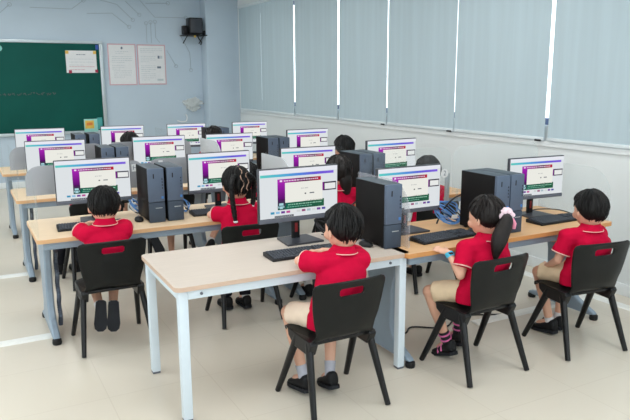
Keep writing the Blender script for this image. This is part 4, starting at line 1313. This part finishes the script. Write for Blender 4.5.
# girl with the ponytail, left hand reaching to the desk edge
lg = {-1: ((-0.085, 0.0, 0.505), (-0.215, 0.20, 0.462), (-0.085, 0.165, 0.105), (-0.05, 1, -0.35), (0, 0.35, 1)),
      1: ((0.075, 0.0, 0.505), (0.10, 0.25, 0.455), (0.09, 0.27, 0.10), (0.05, 1, -0.2), (0, 0.2, 1))}
ar = {-1: ((-0.105, 0.00, 0.775), (-0.175, -0.035, 0.625), (-0.195, 0.055, 0.745), (-0.35, 0.9, 0.12), (-0.3, -0.1, 1)),
      1: ((0.145, -0.01, 0.770), (0.185, 0.06, 0.62), (0.10, 0.20, 0.565), (-0.4, 1, -0.05), (0.1, 0.1, 1))}
child('girl with a long ponytail and pale pink scrunchie, wearing a sky blue watch', (2.718, 2.924, 0), (-0.02, -0.035, 0.515), (0.045, -0.045, 0.68), (0.060, 0.00, 0.825), (0.082, 0.045, 0.940), 15,
      ar, lg, 'ponytail', 'khaki', 0.0055, hair_m='hair_brown', socks=('sock_dark', 0.09), strap=[(0.03, 0.004), (0.065, -0.01)], watch=-1, hr=(0.106, 0.116, 0.122))
# boy at the right edge, left forearm in his lap
lg = {-1: ((-0.085, 0.0, 0.505), (-0.150, 0.23, 0.458), (-0.05, 0.20, 0.09), (-0.2, 1, -0.1), (0, 0.1, 1)),
      1: ((0.075, 0.0, 0.505), (0.10, 0.25, 0.455), (0.06, 0.24, 0.09), (0.1, 1, 0), (0, 0, 1))}
ar = {-1: ((-0.130, 0.00, 0.755), (-0.180, 0.02, 0.60), (-0.155, 0.135, 0.53), (0.25, 1, -0.2), (-0.5, 0.1, 1)),
      1: ((0.130, 0.00, 0.755), (0.19, 0.10, 0.65), (0.10, 0.24, 0.64), (-0.4, 0.9, 0.0), (0.4, 0.1, 1))}
child('boy in a red shirt at the far right of the photo, by the window wall', (3.56, 2.86, 0), (-0.02, -0.035, 0.515), (0.035, -0.045, 0.67), (0.02, -0.035, 0.810), (0.045, 0.005, 0.925), -4,
      ar, lg, 'short', 'khaki', 0.0055, socks=('sock_white', 0.04), hr=(0.108, 0.118, 0.122), rz=-7)
# girl with two braids
lg = std_legs(0.09, 0.24, {-1: (-0.07, 0.18, 0.09), 1: (0.07, 0.14, 0.09)})
ar = {-1: ((-0.135, 0.02, 0.800), (-0.205, 0.11, 0.788), (-0.06, 0.255, 0.786), (0.6, 0.8, -0.05), (-0.1, 0.1, 1)),
      1: ((0.125, 0.02, 0.795), (0.19, 0.15, 0.786), (0.06, 0.270, 0.784), (-0.75, 0.6, -0.05), (0.1, 0.1, 1))}
child('girl with two long braids and zigzag partings, red shirt, facing her monitor', (1.79, 4.47, 0), (-0.02, -0.035, 0.52), (-0.025, -0.02, 0.71), (-0.02, 0.02, 0.885), (-0.022, 0.035, 1.012), -6,
      ar, lg, 'braids', 'dark_cloth', 0.006, long_trousers=True, hr=(0.107, 0.118, 0.128))

def far_child(label, loc, hz, hair='short', bottoms='khaki', yaw=0, dx=0.0, hair_m='hair', ank=None, long_trousers=False, vox=0.009, legs=None, aw=0.16):
    dz = hz - 0.985
    sw = min(0.13, aw)
    ar = {-1: ((-sw + dx, 0.02, 0.800 + dz), (-aw + dx, 0.16, 0.786), (-0.05 + dx, 0.280, 0.784), (0.7, 0.7, -0.05), (-0.1, 0.1, 1)),
          1: ((sw + dx, 0.02, 0.800 + dz), (aw + dx, 0.16, 0.786), (0.05 + dx, 0.280, 0.784), (-0.7, 0.7, -0.05), (0.1, 0.1, 1))}
    return child(label, loc, (0, -0.035, 0.515), (dx * 0.6, -0.02, 0.69 + dz * 0.6), (dx * 0.9, 0.02, 0.862 + dz), (dx, 0.045, hz), yaw, ar, legs or std_legs(0.09, 0.24, ank), hair, bottoms, vox, hair_m=hair_m, face=True, long_trousers=long_trousers)
far_child('dark haired child in red between the foreground monitor and the middle tower', (2.52, 4.44, 0), 1.045, 'long', dx=0.12, hair_m='hair_brown', yaw=10)
far_child('child whose dark crown shows just above the ponytailed girl\'s monitor', (3.47, 4.44, 0), 0.985, dx=0.06)
lgs = {-1: ((-0.075, 0.0, 0.505), (-0.22, 0.24, 0.46), (-0.25, 0.38, 0.085), (0.1, 1, 0), (0, 0, 1)), 1: ((0.075, 0.0, 0.505), (0.02, 0.27, 0.46), (-0.11, 0.38, 0.085), (-0.1, 1, 0), (0, 0, 1))}
far_child('child hidden behind the left boy\'s monitor, dark trouser legs showing below his desk', (0.95, 5.95, 0), 0.88, aw=0.11, bottoms='dark_cloth', long_trousers=True, legs=lgs)
lgs = {-1: ((-0.075, 0.0, 0.505), (-0.10, 0.24, 0.455), (-0.16, -0.12, 0.32), (0.3, -0.5, -1), (0, 1, -0.4)), 1: ((0.075, 0.0, 0.505), (0.10, 0.25, 0.455), (0.09, 0.2, 0.085), (0, 1, 0), (0, 0, 1))}
far_child('child hidden behind the slate towers, one black shoe showing under the left desk', (1.62, 5.93, 0), 0.86, aw=0.09, legs=lgs)
lgs = {-1: ((-0.075, 0.0, 0.505), (-0.22, 0.20, 0.455), (-0.38, 0.16, 0.19), (-0.2, 1, -0.5), (0, 0.5, 1)), 1: ((0.075, 0.0, 0.505), (0.10, 0.25, 0.455), (0.09, 0.2, 0.085), (0, 1, 0), (0, 0, 1))}
far_child('child hidden behind the braided girl\'s monitor, white sock and black shoe showing below', (2.46, 5.90, 0), 0.84, aw=0.11, legs=lgs)
far_child('short haired child whose black hair shows above the middle towers, before the window wall', (3.43, 5.85, 0), 1.06, dx=0.10)
far_child('child whose black hair shows before the far monitor under the notices', (1.74, 7.65, 0), 1.05, dx=-0.02)
far_child('brown haired child in the farthest row, peeking over a monitor near the plastic bag', (2.76, 7.70, 0), 1.075, dx=0.0, hair_m='hair_brown')
